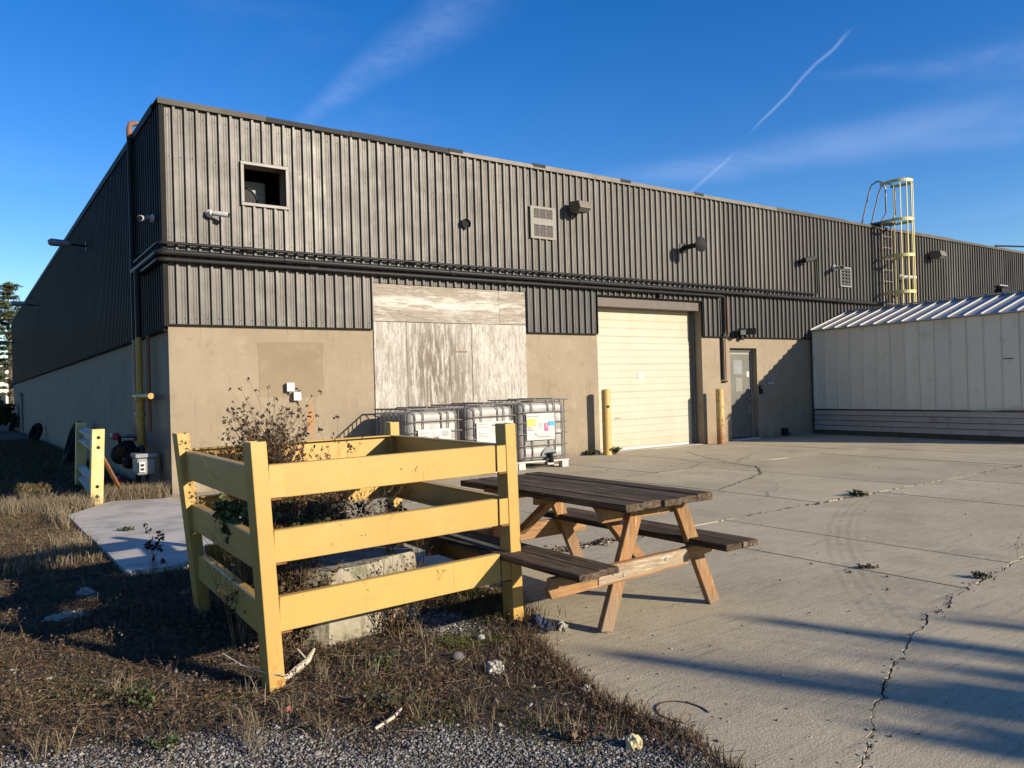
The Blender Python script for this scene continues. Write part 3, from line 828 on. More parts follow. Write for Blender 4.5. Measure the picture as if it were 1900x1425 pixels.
# corner post, base flashings, copings
m2 = MB(); m2.prism([(XW - 0.065, YW - 0.065), (XW + 0.008, YW - 0.065), (XW + 0.008, YW - 0.058), (XW - 0.058, YW - 0.058), (XW - 0.058, YW + 0.045), (XW - 0.065, YW + 0.045)], 'z', 2.44, 5.64)
part(m2, 'corner_trim', 'trim_dark')
m2 = MB()
for a, b in ((XW - 0.062, 5.73), (8.96, 10.755), (13.995, XE)):
    m2.box((a, YW - 0.062, 2.455), (b, YW - 0.002, 2.475))
part(m2, 'base_flashing', 'trim_dark')
m2 = MB(); m2.box((XW - 0.062, YW + 0.0, 2.372), (XW - 0.002, YE, 2.392)); part(m2, 'base_flashing', 'trim_dark')
cx = XW - 0.09
cop_breaks = [4.0, 5.4, 7.3, 9.2, 11.5, 13.8, 16.8, 19.8, 22.8, 25.8, 28.8, 31.8, 34.8, XE]
for k, bx in enumerate(cop_breaks):
    m2 = MB()
    dz = 0.012 * math.sin(k * 3.7)
    m2.prism([(YW - 0.095, 5.652), (YW - 0.089, 5.652), (YW - 0.089, 5.725 + dz), (YW + 0.32, 5.735 + dz), (YW + 0.32, 5.745 + dz), (YW - 0.095, 5.735 + dz)], 'x', cx + 0.004, bx - 0.004)
    part(m2, 'roof_coping', 'coping_dark' if k in (1, 2) else 'coping_mid' if k in (0, 7, 8, 9, 10, 11, 12, 13) else 'coping_light')
    cx = bx
for bx in (7.3, 9.2, 11.5, 13.8):
    m2 = MB(); m2.box((bx - 0.02, YW - 0.102, 5.69), (bx + 0.28, YW + 0.2, 5.752)); part(m2, 'coping_splice', 'coping_dark')
cy = YW + 0.33
while cy < YE - 1:
    m2 = MB(); ny = min(cy + 3.2, YE)
    m2.prism([(XW - 0.085, 5.655), (XW - 0.079, 5.655), (XW - 0.079, 5.765), (XW + 0.3, 5.775), (XW + 0.3, 5.785), (XW - 0.085, 5.775)], 'y', cy + 0.004, ny - 0.004)
    # prism on y takes (x, z)
    part(m2, 'roof_coping', 'coping_dark'); cy = ny

# upper window without glass: frame, dark room and an air duct behind
m2 = MB()
for a, b in (((3.585, YW - 0.075, 4.945), (4.335, YW + 0.02, 4.995)), ((3.585, YW - 0.075, 4.315), (4.335, YW + 0.02, 4.365)),
             ((3.585, YW - 0.075, 4.365), (3.635, YW + 0.02, 4.945)), ((4.285, YW - 0.075, 4.365), (4.335, YW + 0.02, 4.945))):
    m2.box(a, b)
wf = part(m2, 'window_frame', 'jamb_metal', bevel=0.004)
m2 = MB(); m2.box((3.60, YW + 0.02, 4.33), (3.615, YW + 0.9, 4.99)); m2.box((4.70, YW + 0.32, 4.0), (4.72, YW + 1.4, 5.3)); m2.box((3.0, YW + 1.4, 4.0), (4.72, YW + 1.42, 5.3))
m2.box((3.0, YW + 0.32, 5.3), (4.72, YW + 1.4, 5.32)); m2.box((3.0, YW + 0.32, 3.98), (4.72, YW + 1.4, 4.0)); m2.box((2.98, YW + 0.32, 3.98), (3.0, YW + 1.42, 5.32))
part(m2, 'window_room', 'void')
m2 = MB(); m2.box((3.55, YW + 0.55, 4.16), (4.16, YW + 0.75, 4.86)); du = part(m2, 'duct', 'grey_metal', bevel=0.01)
m2 = MB(); m2.lathe([(0.21, 0), (0.225, 0.03), (0.21, 0.03), (0.20, 0.01)], (3.80, YW + 0.551, 4.53), (0, -1, 0), 24); m2.lathe([(0.205, 0.004), (0.001, 0.006)], (3.80, YW + 0.55, 4.53), (0, -1, 0), 24)
part(m2, 'duct_opening', 'black', du)

# boarded opening: seven plywood sheets
bx = 5.752
def board(x0, x1, z0, z1, mat, dy):
    m2 = MB(); m2.box((x0 + 0.003, YW - 0.020 - dy, z0 + 0.003), (x1 - 0.003, YW - 0.003, z1 - 0.003)); return part(m2, 'plywood_board', mat, bevel=0.003)
for x0, x1, z0, z1, mt, dy in ((5.745, 8.33, 2.605, 3.25, 'ply_h', 0.004), (8.33, 8.945, 2.612, 3.25, 'ply_h', 0.0), (5.745, 6.365, 0.0, 2.6, 'ply_v', 0.002),
                               (6.365, 7.70, 0.0, 2.6, 'ply_v', 0.0), (7.70, 8.945, 0.0, 2.606, 'ply_v', 0.003)):
    board(x0, x1, z0, z1, mt, dy)
m2 = MB(); m2.box((7.36, YW - 0.032, 2.085), (7.60, YW - 0.018, 2.10)); part(m2, 'hasp', 'rust_pipe')

# overhead door
gd = bpy.data.objects.new('garage_door', None); COL.objects.link(gd); gd.parent = wh
gx0, gx1, gy = 10.83, 13.93, 12.40
zz = 0.05
SH = 0.6
for k in range(5):
    z0 = 0.05 + k * SH + 0.0006; z1 = 0.05 + (k + 1) * SH - 0.0006
    if k == 4: z1 = 3.14
    pr = [(gy, z0)]
    nb = 4
    hgt = (z1 - z0)
    for q in range(nb):
        a = z0 + hgt * q / nb; b = z0 + hgt * (q + 1) / nb
        pr += [(gy - 0.001, a + 0.005), (gy - 0.008, a + 0.02), (gy - 0.008, b - 0.005), (gy - 0.003, b - 0.0005)]
    pr += [(gy, z1), (gy + 0.04, z1), (gy + 0.04, z0)]
    m2 = MB(); m2.prism(pr, 'x', gx0, gx1)
    part(m2, 'door_section', 'garage', gd)
m2 = MB(); m2.box((gx0, gy - 0.004, 0.0), (gx1, gy + 0.03, 0.05)); part(m2, 'weather_strip', 'paper', gd)
m2 = MB(); m2.box((12.18, gy - 0.016, 1.54), (12.33, gy - 0.011, 1.66)); part(m2, 'sticker', 'white_plastic', gd)
m2 = MB(); m2.box((11.45, gy - 0.018, 0.69), (11.62, gy - 0.011, 0.70)); part(m2, 'pull_slot', 'dark_ink', gd)
m2 = MB()
m2.box((10.782, YW + 0.03, 3.05), (13.968, YW + 0.26, 3.268)); part(m2, 'door_header', 'brown_trim', gd, bevel=0.01)
m2 = MB()
m2.box((13.905, gy - 0.09, 0.0), (13.968, gy - 0.012, 3.05)); m2.box((13.86, gy - 0.05, 0.0), (13.905, gy - 0.035, 3.05)); part(m2, 'door_jamb', 'jamb_metal', gd, bevel=0.004)
m2 = MB(); m2.box((10.782, gy - 0.09, 0.0), (10.85, gy - 0.012, 3.05)); part(m2, 'door_jamb', 'jamb_metal', gd, bevel=0.004)
m2 = MB(); m2.box((13.972, YW - 0.058, 2.48), (13.992, YW + 0.0, 3.30)); m2.box((10.758, YW - 0.058, 2.48), (10.776, YW + 0.0, 3.30)); m2.box((10.758, YW - 0.06, 3.27), (13.992, YW, 3.29)); part(m2, 'opening_trim', 'trim_dark', gd)
m2 = MB(); m2.box((10.78, YW, -0.05), (13.97, YW + 0.55, 0.004)); part(m2, 'threshold', 'pale_slab', gd)

# steel man door
sd = bpy.data.objects.new('steel_door', None); COL.objects.link(sd); sd.parent = wh
dy = YW + 0.17
m2 = MB(); m2.box((15.01, dy, 0.06), (15.89, dy + 0.045, 2.14)); part(m2, 'door_leaf', 'steel_door', sd, bevel=0.003)
m2 = MB(); m2.box((14.952, dy - 0.03, 0.03), (15.005, dy + 0.08, 2.2)); m2.box((15.895, dy - 0.03, 0.03), (15.948, dy + 0.08, 2.2)); m2.box((15.005, dy - 0.03, 2.145), (15.895, dy + 0.08, 2.2))
part(m2, 'door_frame', 'notice', sd, bevel=0.004)
m2 = MB(); m2.box((14.95, YW - 0.02, -0.05), (15.95, dy + 0.12, 0.035)); part(m2, 'threshold', 'pale_slab', sd)
m2 = MB(); m2.box((15.25, dy - 0.006, 1.58), (15.60, dy - 0.001, 1.93)); nt_ = part(m2, 'notice', 'notice', sd)
m2 = MB(); m2.box((15.29, dy - 0.010, 1.62), (15.56, dy - 0.006, 1.89)); part(m2, 'notice_sheet', 'meter_grey', sd)
m2 = MB(); m2.box((15.33, dy - 0.006, 1.17), (15.58, dy - 0.001, 1.50)); part(m2, 'notice', 'notice', sd)
m2 = MB(); m2.box((15.38, dy - 0.010, 1.22), (15.53, dy - 0.006, 1.45)); part(m2, 'notice_sheet', 'paper', sd).data.materials[0] = M['notice']
m2 = MB(); m2.box((15.76, dy - 0.006, 1.52), (15.85, dy - 0.001, 1.65)); part(m2, 'sticker', 'white_plastic', sd)
m2 = MB(); m2.lathe([(0.03, 0), (0.03, 0.02), (0.012, 0.022), (0.012, 0.06)], (15.84, dy, 0.98), (0, -1, 0), 12); m2.tube([(15.84, dy - 0.06, 0.98), (15.73, dy - 0.06, 0.98)], 0.011, 8)
part(m2, 'handle', 'steel', sd, smooth=True)
m2 = MB(); m2.lathe([(0.032, 0), (0.032, 0.025), (0.02, 0.03)], (15.84, dy, 1.22), (0, -1, 0), 12); part(m2, 'deadbolt', 'steel', sd, smooth=True)
m2 = MB(); m2.box((15.80, dy - 0.006, 0.64), (15.88, dy, 0.84)); part(m2, 'latch_guard', 'steel', sd)
m2 = MB(); m2.tube([(15.05, dy - 0.01, 2.08), (15.85, dy - 0.01, 2.08)], 0.012, 6); part(m2, 'drip_bar', 'white_plastic', sd)


# ------------------------------------------------------------------ things fixed to the walls
def bend(p, r=0.0):
    return p


def add_thing(name, label, cat, loc, group=None, rz=0.0):
    return thing(name, label, cat, loc, rz, group)


# three black pipes along the front that wrap round the corner
GP = 'black pipes running along the warehouse wall'
def wallpipe(path, r, label, couplings, dx):
    t = thing('wall_pipe', label, 'pipe', path[0], 0, GP)
    m2 = MB(); m2.tube(path, r, 10); part(m2, 'pipe_run', 'black_paint', t, smooth=True)
    for cp in couplings:
        m2 = MB(); m2.tube([(cp, path[-1][1], path[-1][2] + 0) if False else (cp, 11.985, dx), (cp + 0.12, 11.985, dx)], r * 1.3, 10); part(m2, 'coupling', 'black_paint', t, smooth=True)
    return t


def corner_path(z, x_end, yw, y_end, zend=None, z2=None):
    rr = 0.10
    xw = XW - (YW - yw)
    pts = [(xw, y_end, z - 0.02), (xw, yw + rr + 0.02, z)]
    for k in range(1, 6):
        a = PI / 2 * k / 6
        pts.append((xw + rr - rr * math.cos(a), yw + rr - rr * math.sin(a), z))
    pts.append((xw + rr, yw, z))
    return pts


yw = 11.985
p = corner_path(3.50, 21.9, yw, 14.0) + [(9.0, yw, 3.505), (22.2, yw, 3.50)]
wallpipe(p, 0.046, 'thick middle black pipe of the bundle, running on past the caged ladder', (4.2, 7.2, 10.2, 13.2, 16.2, 19.2), 3.504)
p = corner_path(3.395, 14, yw, 13.6) + [(9.0, yw, 3.40), (14.55, yw, 3.41), (14.62, yw, 3.40), (14.64, yw, 3.33), (14.64, yw + 0.01, 2.6), (14.64, YW - 0.03, 2.42), (14.64, YW - 0.03, 1.46)]
wallpipe(p, 0.034, 'lowest black pipe of the bundle, turning down to the wall beside the steel door', (4.6, 8.4, 11.6), 3.40)
p = corner_path(3.635, 18.3, yw, 13.8) + [(9.0, yw, 3.64), (18.30, yw, 3.64), (18.37, yw, 3.66), (18.38, yw, 3.72), (18.38, yw, 4.50), (18.38, yw + 0.06, 4.56)]
wallpipe(p, 0.024, 'thinnest topmost black pipe of the bundle, ending in a short upright', (3.6, 6.4, 9.3, 12.4, 15.4), 3.638)
# brown return leg of the thin conduit beside the door
t = thing('conduit', 'thin rusty brown conduit with bent foot beside the steel door', 'pipe', (14.74, YW - 0.02, 1.4))
m2 = MB(); m2.tube([(14.66, YW - 0.035, 1.44), (14.74, YW - 0.035, 1.43), (14.755, YW - 0.035, 1.47), (14.75, YW - 0.035, 2.40), (14.75, yw, 2.52), (14.75, yw, 3.36)], 0.014, 7); part(m2, 'pipe_run', 'rust_pipe', t, smooth=True)
m2 = MB(); m2.box((14.62, YW - 0.05, 1.40), (14.79, YW - 0.015, 1.435)); part(m2, 'clip', 'trim_dark', t)


def camera_thing(loc, aim, label, size=1.0, mat='white_plastic', wall=(0, 1, 0)):
    t = thing('security_camera', label, 'camera', loc, 0, 'security cameras on the walls')
    c = Vector(loc); w = Vector(wall); a = Vector(aim).normalized(); s = size
    m2 = MB(); m2.lathe([(0.075 * s, 0), (0.075 * s, 0.025 * s), (0.055 * s, 0.05 * s), (0.03 * s, 0.06 * s)], c, -w, 14); part(m2, 'mount', mat, t, smooth=True)
    k = c - w * 0.09 * s
    m2 = MB(); m2.tube([c - w * 0.04 * s, k], 0.028 * s, 8); m2.lathe([(0.02 * s, -0.045 * s), (0.04 * s, -0.02 * s), (0.045 * s, 0), (0.04 * s, 0.02 * s), (0.02 * s, 0.045 * s)], k, (0, 0, 1), 10); part(m2, 'arm', mat, t, smooth=True)
    e = k + a * 0.32 * s
    m2 = MB(); m2.tube([k + a * 0.03 * s, k + a * 0.06 * s, e], [0.035 * s, 0.047 * s, 0.05 * s], 12); part(m2, 'body', mat, t, smooth=True)
    m2 = MB(); m2.tube([e - a * 0.004 * s, e + a * 0.012 * s], 0.044 * s, 12); part(m2, 'lens', 'black', t, smooth=True)
    return t


camera_thing((3.11, 12.05, 4.13), (0.85, -0.45, -0.13), 'white bullet camera left of the open upper window', 0.8)
camera_thing((XW - 0.06, 12.62, 4.10), (-0.55, -0.82, -0.22), 'white bullet camera on the shaded side wall near the corner', 0.85, wall=(1, 0, 0))
camera_thing((19.25, 12.05, 4.39), (-0.6, -0.75, -0.15), 'white bullet camera above the small ribbed louvre', 1.1)
camera_thing((22.62, 12.05, 4.33), (0.9, -0.4, -0.05), 'white bullet camera behind the caged ladder', 1.2)


def flood(loc, label, s=1.0, mat='bronze_box', rz=0.0, drop=0.0):
    t = thing('wall_floodlight', label, 'floodlight', loc, rz, 'floodlights on the front wall')
    x, y, z = loc
    inv = lambda pts: pts
    m2 = MB(); m2.box((x - 0.06 * s, y - 0.05, z - 0.08 * s - 0.03), (x + 0.06 * s, y, z + 0.05 * s - 0.03)); part(m2, 'bracket', 'black', t, bevel=0.006) if rz == 0 else None
    a = 0.35
    pr = [(y - 0.05, z - 0.02), (y - 0.10, z + 0.13 * s), (y - 0.42 * s, z + 0.10 * s), (y - 0.47 * s, z - 0.06 * s), (y - 0.36 * s, z - 0.13 * s), (y - 0.12, z - 0.13 * s)]
    m2 = MB(); m2.prism(pr, 'x', x - 0.17 * s, x + 0.17 * s); part(m2, 'housing', mat, t, bevel=0.012)
    pr = [(y - 0.462 * s, z - 0.068 * s), (y - 0.36 * s, z - 0.136 * s), (y - 0.35 * s, z - 0.128 * s), (y - 0.45 * s, z - 0.060 * s)]
    m2 = MB(); m2.prism([(y - 0.475 * s, z - 0.065 * s), (y - 0.365 * s, z - 0.137 * s), (y - 0.36 * s, z - 0.13 * s), (y - 0.47 * s, z - 0.058 * s)], 'x', x - 0.14 * s, x + 0.14 * s); part(m2, 'lens', 'lens_glass', t)
    return t


flood((10.18, 12.07, 4.98), 'square bronze floodlight beside the two-slot wall vent', 0.88)
flood((24.4, 12.07, 5.10), 'square bronze floodlight to the right of the caged ladder', 0.95)
t = thing('wall_floodlight', 'small black floodlight between round vent pipe and upright pipe end', 'floodlight', (17.75, 12.07, 4.46), 0, 'floodlights on the front wall')
m2 = MB(); m2.tube([(17.72, 12.07, 4.46), (17.72, 11.9, 4.46)], 0.04, 8); part(m2, 'bracket', 'black', t)
m2 = MB(); m2.beam((17.62, 11.86, 4.44), (18.0, 11.80, 4.53), 0.14, 0.13); part(m2, 'housing', 'black', t, bevel=0.02)
t = thing('twin_floodlight', 'black twin-headed floodlight above the steel door', 'floodlight', (15.3, YW - 0.03, 2.58))
m2 = MB(); m2.box((15.24, YW - 0.12, 2.40), (15.36, YW - 0.065, 2.62)); part(m2, 'bracket', 'black', t, bevel=0.008)
for s in (-1, 1):
    m2 = MB(); m2.beam((15.3 + s * 0.1, 11.97, 2.60), (15.3 + s * 0.24, 11.80, 2.56 + 0.04 * (s > 0)), 0.15, 0.15); hd = part(m2, 'lamp_head', 'black', t, bevel=0.012)
    m2 = MB(); m2.beam((15.3 + s * 0.24, 11.798, 2.56 + 0.04 * (s > 0)), (15.3 + s * 0.247, 11.788, 2.56 + 0.04 * (s > 0)), 0.12, 0.11); part(m2, 'lens', 'lens_glass', hd)
t = thing('door_sensor', 'small dark sensor with a loop of wire over the cream garage door', 'sensor', (12.56, 12.05, 3.33))
m2 = MB(); m2.box((12.50, 11.98, 3.30), (12.60, 12.05, 3.36)); part(m2, 'case', 'black', t, bevel=0.006)
m2 = MB(); m2.tube([(12.55, 12.0, 3.36), (12.53, 11.97, 3.44), (12.58, 11.97, 3.47), (12.62, 11.98, 3.42), (12.58, 12.0, 3.36)], 0.008, 6); part(m2, 'wire', 'black', t)
# flue with cap
t = thing('vent_flue', 'black horizontal flue pipe with round disc cap on the upper wall', 'vent', (13.2, 12.07, 4.33))
m2 = MB(); m2.tube([(13.38, 12.07, 4.45), (13.38, 11.55, 4.45)], 0.055, 14); part(m2, 'pipe_run', 'black_paint', t, smooth=True)
m2 = MB(); m2.lathe([(0.10, 0), (0.12, 0.012), (0.10, 0.02)], (13.38, 12.06, 4.45), (0, -1, 0), 16); part(m2, 'collar', 'black_paint', t, smooth=True)
m2 = MB(); m2.lathe([(0.17, 0.0), (0.175, 0.012), (0.16, 0.03), (0.05, 0.085), (0.01, 0.095)], (13.38, 11.55, 4.45), (0, -1, 0), 24); part(m2, 'cap', 'coping_dark', t, smooth=True)
# round hole sleeve
t = thing('vent_hole', 'round black vent opening in the ribbed siding', 'vent', (7.60, 12.06, 4.42))
m2 = MB(); m2.lathe([(0.0835, 0.0), (0.092, 0.03), (0.092, 0.05), (0.083, 0.05), (0.080, 0.012)], (7.60, 12.042, 4.42), (0, -1, 0), 24); part(m2, 'sleeve', 'black', t, smooth=True)
m2 = MB(); m2.lathe([(0.078, 0.013), (0.001, 0.014)], (7.60, 12.042, 4.42), (0, -1, 0), 24); part(m2, 'opening', 'void', t)


# two-slot plate vent
t = thing('wall_vent', 'cream plate vent with two coarse mesh slots on the upper wall', 'vent', (9.42, 12.05, 4.62))
pl = []
m2 = MB()
for a, b in (((9.09, 4.885), (9.71, 4.93)), ((9.09, 4.57), (9.71, 4.70)), ((9.09, 4.30), (9.71, 4.345)), ((9.09, 4.345), (9.17, 4.57)), ((9.63, 4.345), (9.71, 4.57)), ((9.09, 4.70), (9.17, 4.885)), ((9.63, 4.70), (9.71, 4.885))):
    m2.box((a[0], 12.035, a[1]), (b[0], 12.060, b[1]))
part(m2, 'plate', 'notice', t)
m2 = MB(); m2.box((9.14, 12.052, 4.33), (9.66, 12.066, 4.90)); part(m2, 'backing', 'coping_dark', t)
for z0 in (4.36, 4.715):
    for k in range(9):
        m2 = MB(); zc = z0 + k * 0.0225; m2.beam((9.17, 12.046, zc), (9.63, 12.046, zc), 0.012, 0.006, (0, 0.4, 1)); part(m2, 'slat', 'grey_metal' if k % 3 else 'rust_pipe', t)
    for k in range(22):
        m2 = MB(); xc = 9.178 + k * 0.0208; m2.box((xc, 12.040, z0 - 0.012), (xc + 0.004, 12.043, z0 + 0.19)); part(m2, 'mesh_wire', 'rust_pipe' if k % 4 == 0 else 'blue_steel' if k % 4 == 2 else 'grey_metal', t)
# small ribbed louvre
t = thing('wall_louvre', 'small grey ribbed louvre under a camera near the ladder', 'vent', (19.75, 12.03, 4.15))
m2 = MB(); m2.box((19.50, 12.02, 3.90), (20.02, 12.06, 3.94)); m2.box((19.50, 12.02, 4.40), (20.02, 12.06, 4.44)); m2.box((19.50, 12.02, 3.94), (19.54, 12.06, 4.40)); m2.box((19.98, 12.02, 3.94), (20.02, 12.06, 4.40)); part(m2, 'frame', 'grey_metal', t)
for k in range(5):
    m2 = MB(); zc = 3.985 + k * 0.092; m2.beam((19.54, 12.035, zc), (19.98, 12.035, zc), 0.05, 0.012, (0, 0.75, 1)); part(m2, 'slat', 'grey_metal', t)
t = thing('vent_hood', 'small dark vent hood above the shed roof near the frame edge', 'vent', (29.0, 12.03, 4.2))
m2 = MB(); m2.prism([(12.06, 4.40), (11.86, 4.30), (11.84, 4.02), (12.06, 4.02)], 'x', 28.75, 29.3); part(m2, 'hood', 'black_paint', t)
m2 = MB(); m2.box((28.72, 11.9, 4.40), (29.33, 12.06, 4.43)); part(m2, 'flange', 'steel', t)

# boxes on the stucco
def ubox(label, x, z, s=1.0):
    t = thing('junction_box', label, 'box', (x, YW, z), 0, 'pale weatherproof boxes on the tan wall')
    m2 = MB(); m2.box((x - 0.055 * s, YW - 0.075, z - 0.065 * s), (x + 0.055 * s, YW, z + 0.065 * s)); part(m2, 'box_body', 'meter_grey', t, bevel=0.006)
    m2 = MB(); m2.box((x - 0.062 * s, YW - 0.092, z - 0.07 * s), (x + 0.062 * s, YW - 0.076, z + 0.07 * s)); part(m2, 'lid', 'white_plastic', t, bevel=0.006)
    return t
t = ubox('pale weatherproof box with stub pipe below, higher of the two on tan wall', 4.27, 1.52)
m2 = MB(); m2.tube([(4.27, YW - 0.04, 1.455), (4.27, YW - 0.04, 1.41)], 0.017, 8); part(m2, 'stub', 'steel', t)
ubox('pale weatherproof box without a pipe, lower of the two on tan wall', 4.375, 1.375)
t = thing('intercom', 'narrow dark intercom box on the wall right of the steel door', 'intercom', (16.06, YW, 1.19))
m2 = MB(); m2.box((16.0, YW - 0.045, 1.09), (16.11, YW, 1.30)); part(m2, 'case', 'black', t, bevel=0.006)
m2 = MB(); m2.box((16.02, YW - 0.049, 1.22), (16.09, YW - 0.044, 1.28)); part(m2, 'speaker_grille', 'grey_metal', t)
t = thing('outlet', 'grey twin outlet cover right of the dark intercom', 'outlet', (16.42, YW, 1.35))
m2 = MB(); m2.box((16.31, YW - 0.03, 1.28), (16.55, YW, 1.42)); part(m2, 'cover', 'meter_grey', t, bevel=0.006)
for dx in (-0.06, 0.06):
    m2 = MB(); m2.lathe([(0.035, 0), (0.033, 0.018), (0.02, 0.02)], (16.43 + dx, YW - 0.03, 1.35), (0, -1, 0), 12); part(m2, 'socket', 'white_plastic', t)
t = thing('wall_tap', 'low black valve box on the shaded wall near the ground', 'tap', (17.15, YW, 0.1))
m2 = MB(); m2.box((16.83, YW - 0.12, 0.03), (16.97, YW, 0.21)); part(m2, 'case', 'black', t, bevel=0.01)
m2 = MB(); m2.tube([(16.97, YW - 0.05, 0.1), (17.15, YW - 0.05, 0.1), (17.15, YW - 0.05, 0.0)], 0.025, 8); part(m2, 'pipe_run', 'grey_metal', t)

# lamps on long arms along the shaded side wall
def arm_lamp(y, z, label, L=0.75):
    t = thing('arm_lamp', label, 'lamp', (XW - 0.06, y, z), 0, 'arm lamps on the shaded side wall')
    m2 = MB(); m2.tube([(XW - 0.03, y, z), (XW - L * 0.6, y, z + 0.03)], 0.025, 8); part(m2, 'arm', 'black_paint', t)
    m2 = MB(); m2.tube([(XW - L * 0.5, y, z + 0.02), (XW - L * 0.62, y, z + 0.03), (XW - L, y, z + 0.04), (XW - L - 0.06, y, z + 0.03)], [0.05, 0.075, 0.085, 0.05], 10); part(m2, 'lamp_head', 'meter_grey', t, smooth=True)
    m2 = MB(); m2.box((XW - 0.075, y - 0.06, z - 0.1), (XW - 0.055, y + 0.06, z + 0.1)); part(m2, 'mount', 'black_paint', t)
arm_lamp(20.0, 4.90, 'grey arm lamp high on the shaded wall, nearer one')
arm_lamp(33.5, 4.95, 'grey arm lamp high on the shaded wall, middle of three', 0.8)
arm_lamp(46.5, 4.4, 'grey arm lamp near the far end of the shaded wall', 0.8)
t = thing('drain_pipe', 'thin dark standpipe on the far end of the grey shaded wall', 'pipe', (XW - 0.05, 43.4, 0))
m2 = MB(); m2.tube([(XW - 0.06, 43.4, -0.05), (XW - 0.06, 43.4, 1.72)], 0.05, 8); part(m2, 'pipe_run', 'grey_metal', t)
m2 = MB(); m2.lathe([(0.09, 0), (0.12, 0.06), (0.06, 0.14)], (XW - 0.06, 43.4, 1.72), (0, 0, 1), 10); part(m2, 'cap', 'grey_metal', t)

# gas riser and meter set by the corner
t = thing('gas_riser', 'yellow and black gas riser climbing the side wall beside the corner', 'pipe', (XW - 0.2, 13.5, 0))
X = XW - 0.19
m2 = MB(); m2.tube([(X, 13.3, 0.55), (X, 13.3, 1.40)], 0.062, 12); part(m2, 'lower_pipe', 'gas_yellow', t, smooth=True)
m2 = MB(); m2.tube([(X, 13.3, 1.44), (X, 13.3, 2.36)], 0.046, 12); part(m2, 'upper_pipe', 'gas_yellow', t, smooth=True)
m2 = MB(); m2.tube([(X, 13.75, 1.44), (X, 12.45, 1.44)], 0.045, 10); part(m2, 'cross_pipe', 'gas_yellow', t, smooth=True)
for z in (0.62, 1.12, 1.36):
    m2 = MB(); m2.lathe([(0.075, 0), (0.08, 0.02), (0.08, 0.06), (0.075, 0.08)], (X, 13.3, z), (0, 0, 1), 12); part(m2, 'flange', 'gas_yellow', t, smooth=True)
m2 = MB(); m2.tube([(X, 13.3, 2.36), (X, 13.3, 3.4)], 0.044, 10); part(m2, 'black_pipe', 'black_paint', t, smooth=True)
m2 = MB(); m2.tube([(X + 0.08, 13.02, 0.9), (X + 0.08, 13.02, 2.37)], 0.03, 8); part(m2, 'rusty_pipe', 'rust_pipe', t, smooth=True)
t = thing('vent_riser', 'tall pipe beside gas riser rising above the roof edge to a rusty elbow', 'pipe', (XW - 0.1, 14.0, 0))
Y = 14.05
m2 = MB(); m2.tube([(XW - 0.12, Y, 0.78), (XW - 0.12, Y, 2.37)], 0.042, 10); part(m2, 'cream_pipe', 'cream_pipe', t, smooth=True)
m2 = MB(); m2.tube([(XW - 0.12, Y, 2.37), (XW - 0.12, Y, 5.70)], 0.042, 10); part(m2, 'black_pipe', 'black_paint', t, smooth=True)
m2 = MB(); m2.tube([(XW - 0.12, Y, 5.70), (XW - 0.12, Y, 5.86), (XW - 0.10, Y, 5.93), (XW - 0.03, Y, 5.96)], 0.045, 10); part(m2, 'elbow', 'rust_pipe', t, smooth=True)
m2 = MB(); m2.tube([(XW - 0.03, Y, 5.96), (XW + 0.30, Y, 5.97), (XW + 0.36, Y, 5.9), (XW + 0.36, Y, 5.7)], 0.036, 10); part(m2, 'roof_pipe', 'coping_light', t, smooth=True)
m2 = MB(); m2.tube([(XW - 0.12, Y, 0.80), (XW - 0.12, Y + 0.05, 0.74), (XW - 0.14, Y + 0.35, 0.73), (XW - 0.14, Y + 0.38, 0.60), (XW - 0.14, Y + 0.38, 0.42)], 0.035, 8); part(m2, 'foot_pipe', 'cream_pipe', t, smooth=True)
t = thing('gas_meter', 'grey gas meter set with small white index plate against the side wall', 'meter', (2.2, 12.9, 0))
m2 = MB(); m2.box((2.13, 12.62, 0.27), (2.40, 12.98, 0.52)); b_ = part(m2, 'meter_body', 'meter_grey', t, bevel=0.03)
m2 = MB(); m2.box((2.11, 12.60, 0.525), (2.42, 13.0, 0.59)); part(m2, 'meter_top', 'meter_grey', t, bevel=0.015)
m2 = MB(); m2.box((2.16, 12.585, 0.32), (2.24, 12.62, 0.47)); part(m2, 'index_plate', 'white_plastic', t)
for z in (0.36, 0.42):
    m2 = MB(); m2.box((2.175, 12.580, z - 0.015), (2.225, 12.586, z + 0.018)); part(m2, 'dial', 'black', t)
m2 = MB(); m2.tube([(2.25, 13.3, 0.55), (2.25, 13.15, 0.68), (2.25, 12.85, 0.68), (2.25, 12.8, 0.58)], 0.035, 8); m2.tube([(2.28, 13.3, 0.80), (2.2, 13.5, 0.82), (2.16, 14.3, 0.80), (2.2, 14.4, 0.45)], 0.03, 8); m2.tube([(2.3, 12.8, 0.27), (2.3, 12.8, -0.03)], 0.03, 8); m2.tube([(2.3, 13.5, 0.5), (2.3, 13.5, -0.03)], 0.04, 8)
part(m2, 'pipework', 'black_paint', t, smooth=True)
for (y, z, r) in ((13.75, 0.60, 0.15), (14.25, 0.50, 0.17), (13.5, 0.42, 0.11)):
    m2 = MB(); m2.lathe([(0.03, -0.06), (r * 0.8, -0.05), (r, -0.02), (r, 0.02), (r * 0.8, 0.05), (0.05, 0.08), (0.05, 0.16)], (2.18, y, z), (-0.5, -0.8, 0.1), 16); part(m2, 'regulator', 'black', t, smooth=True)
for (y, z) in ((14.4, 0.80), (14.0, 0.11)):
    m2 = MB(); m2.box((2.05, y - 0.18, z - 0.06), (2.16, y + 0.14, z + 0.05)); part(m2, 'red_cover', 'red', t, bevel=0.03)

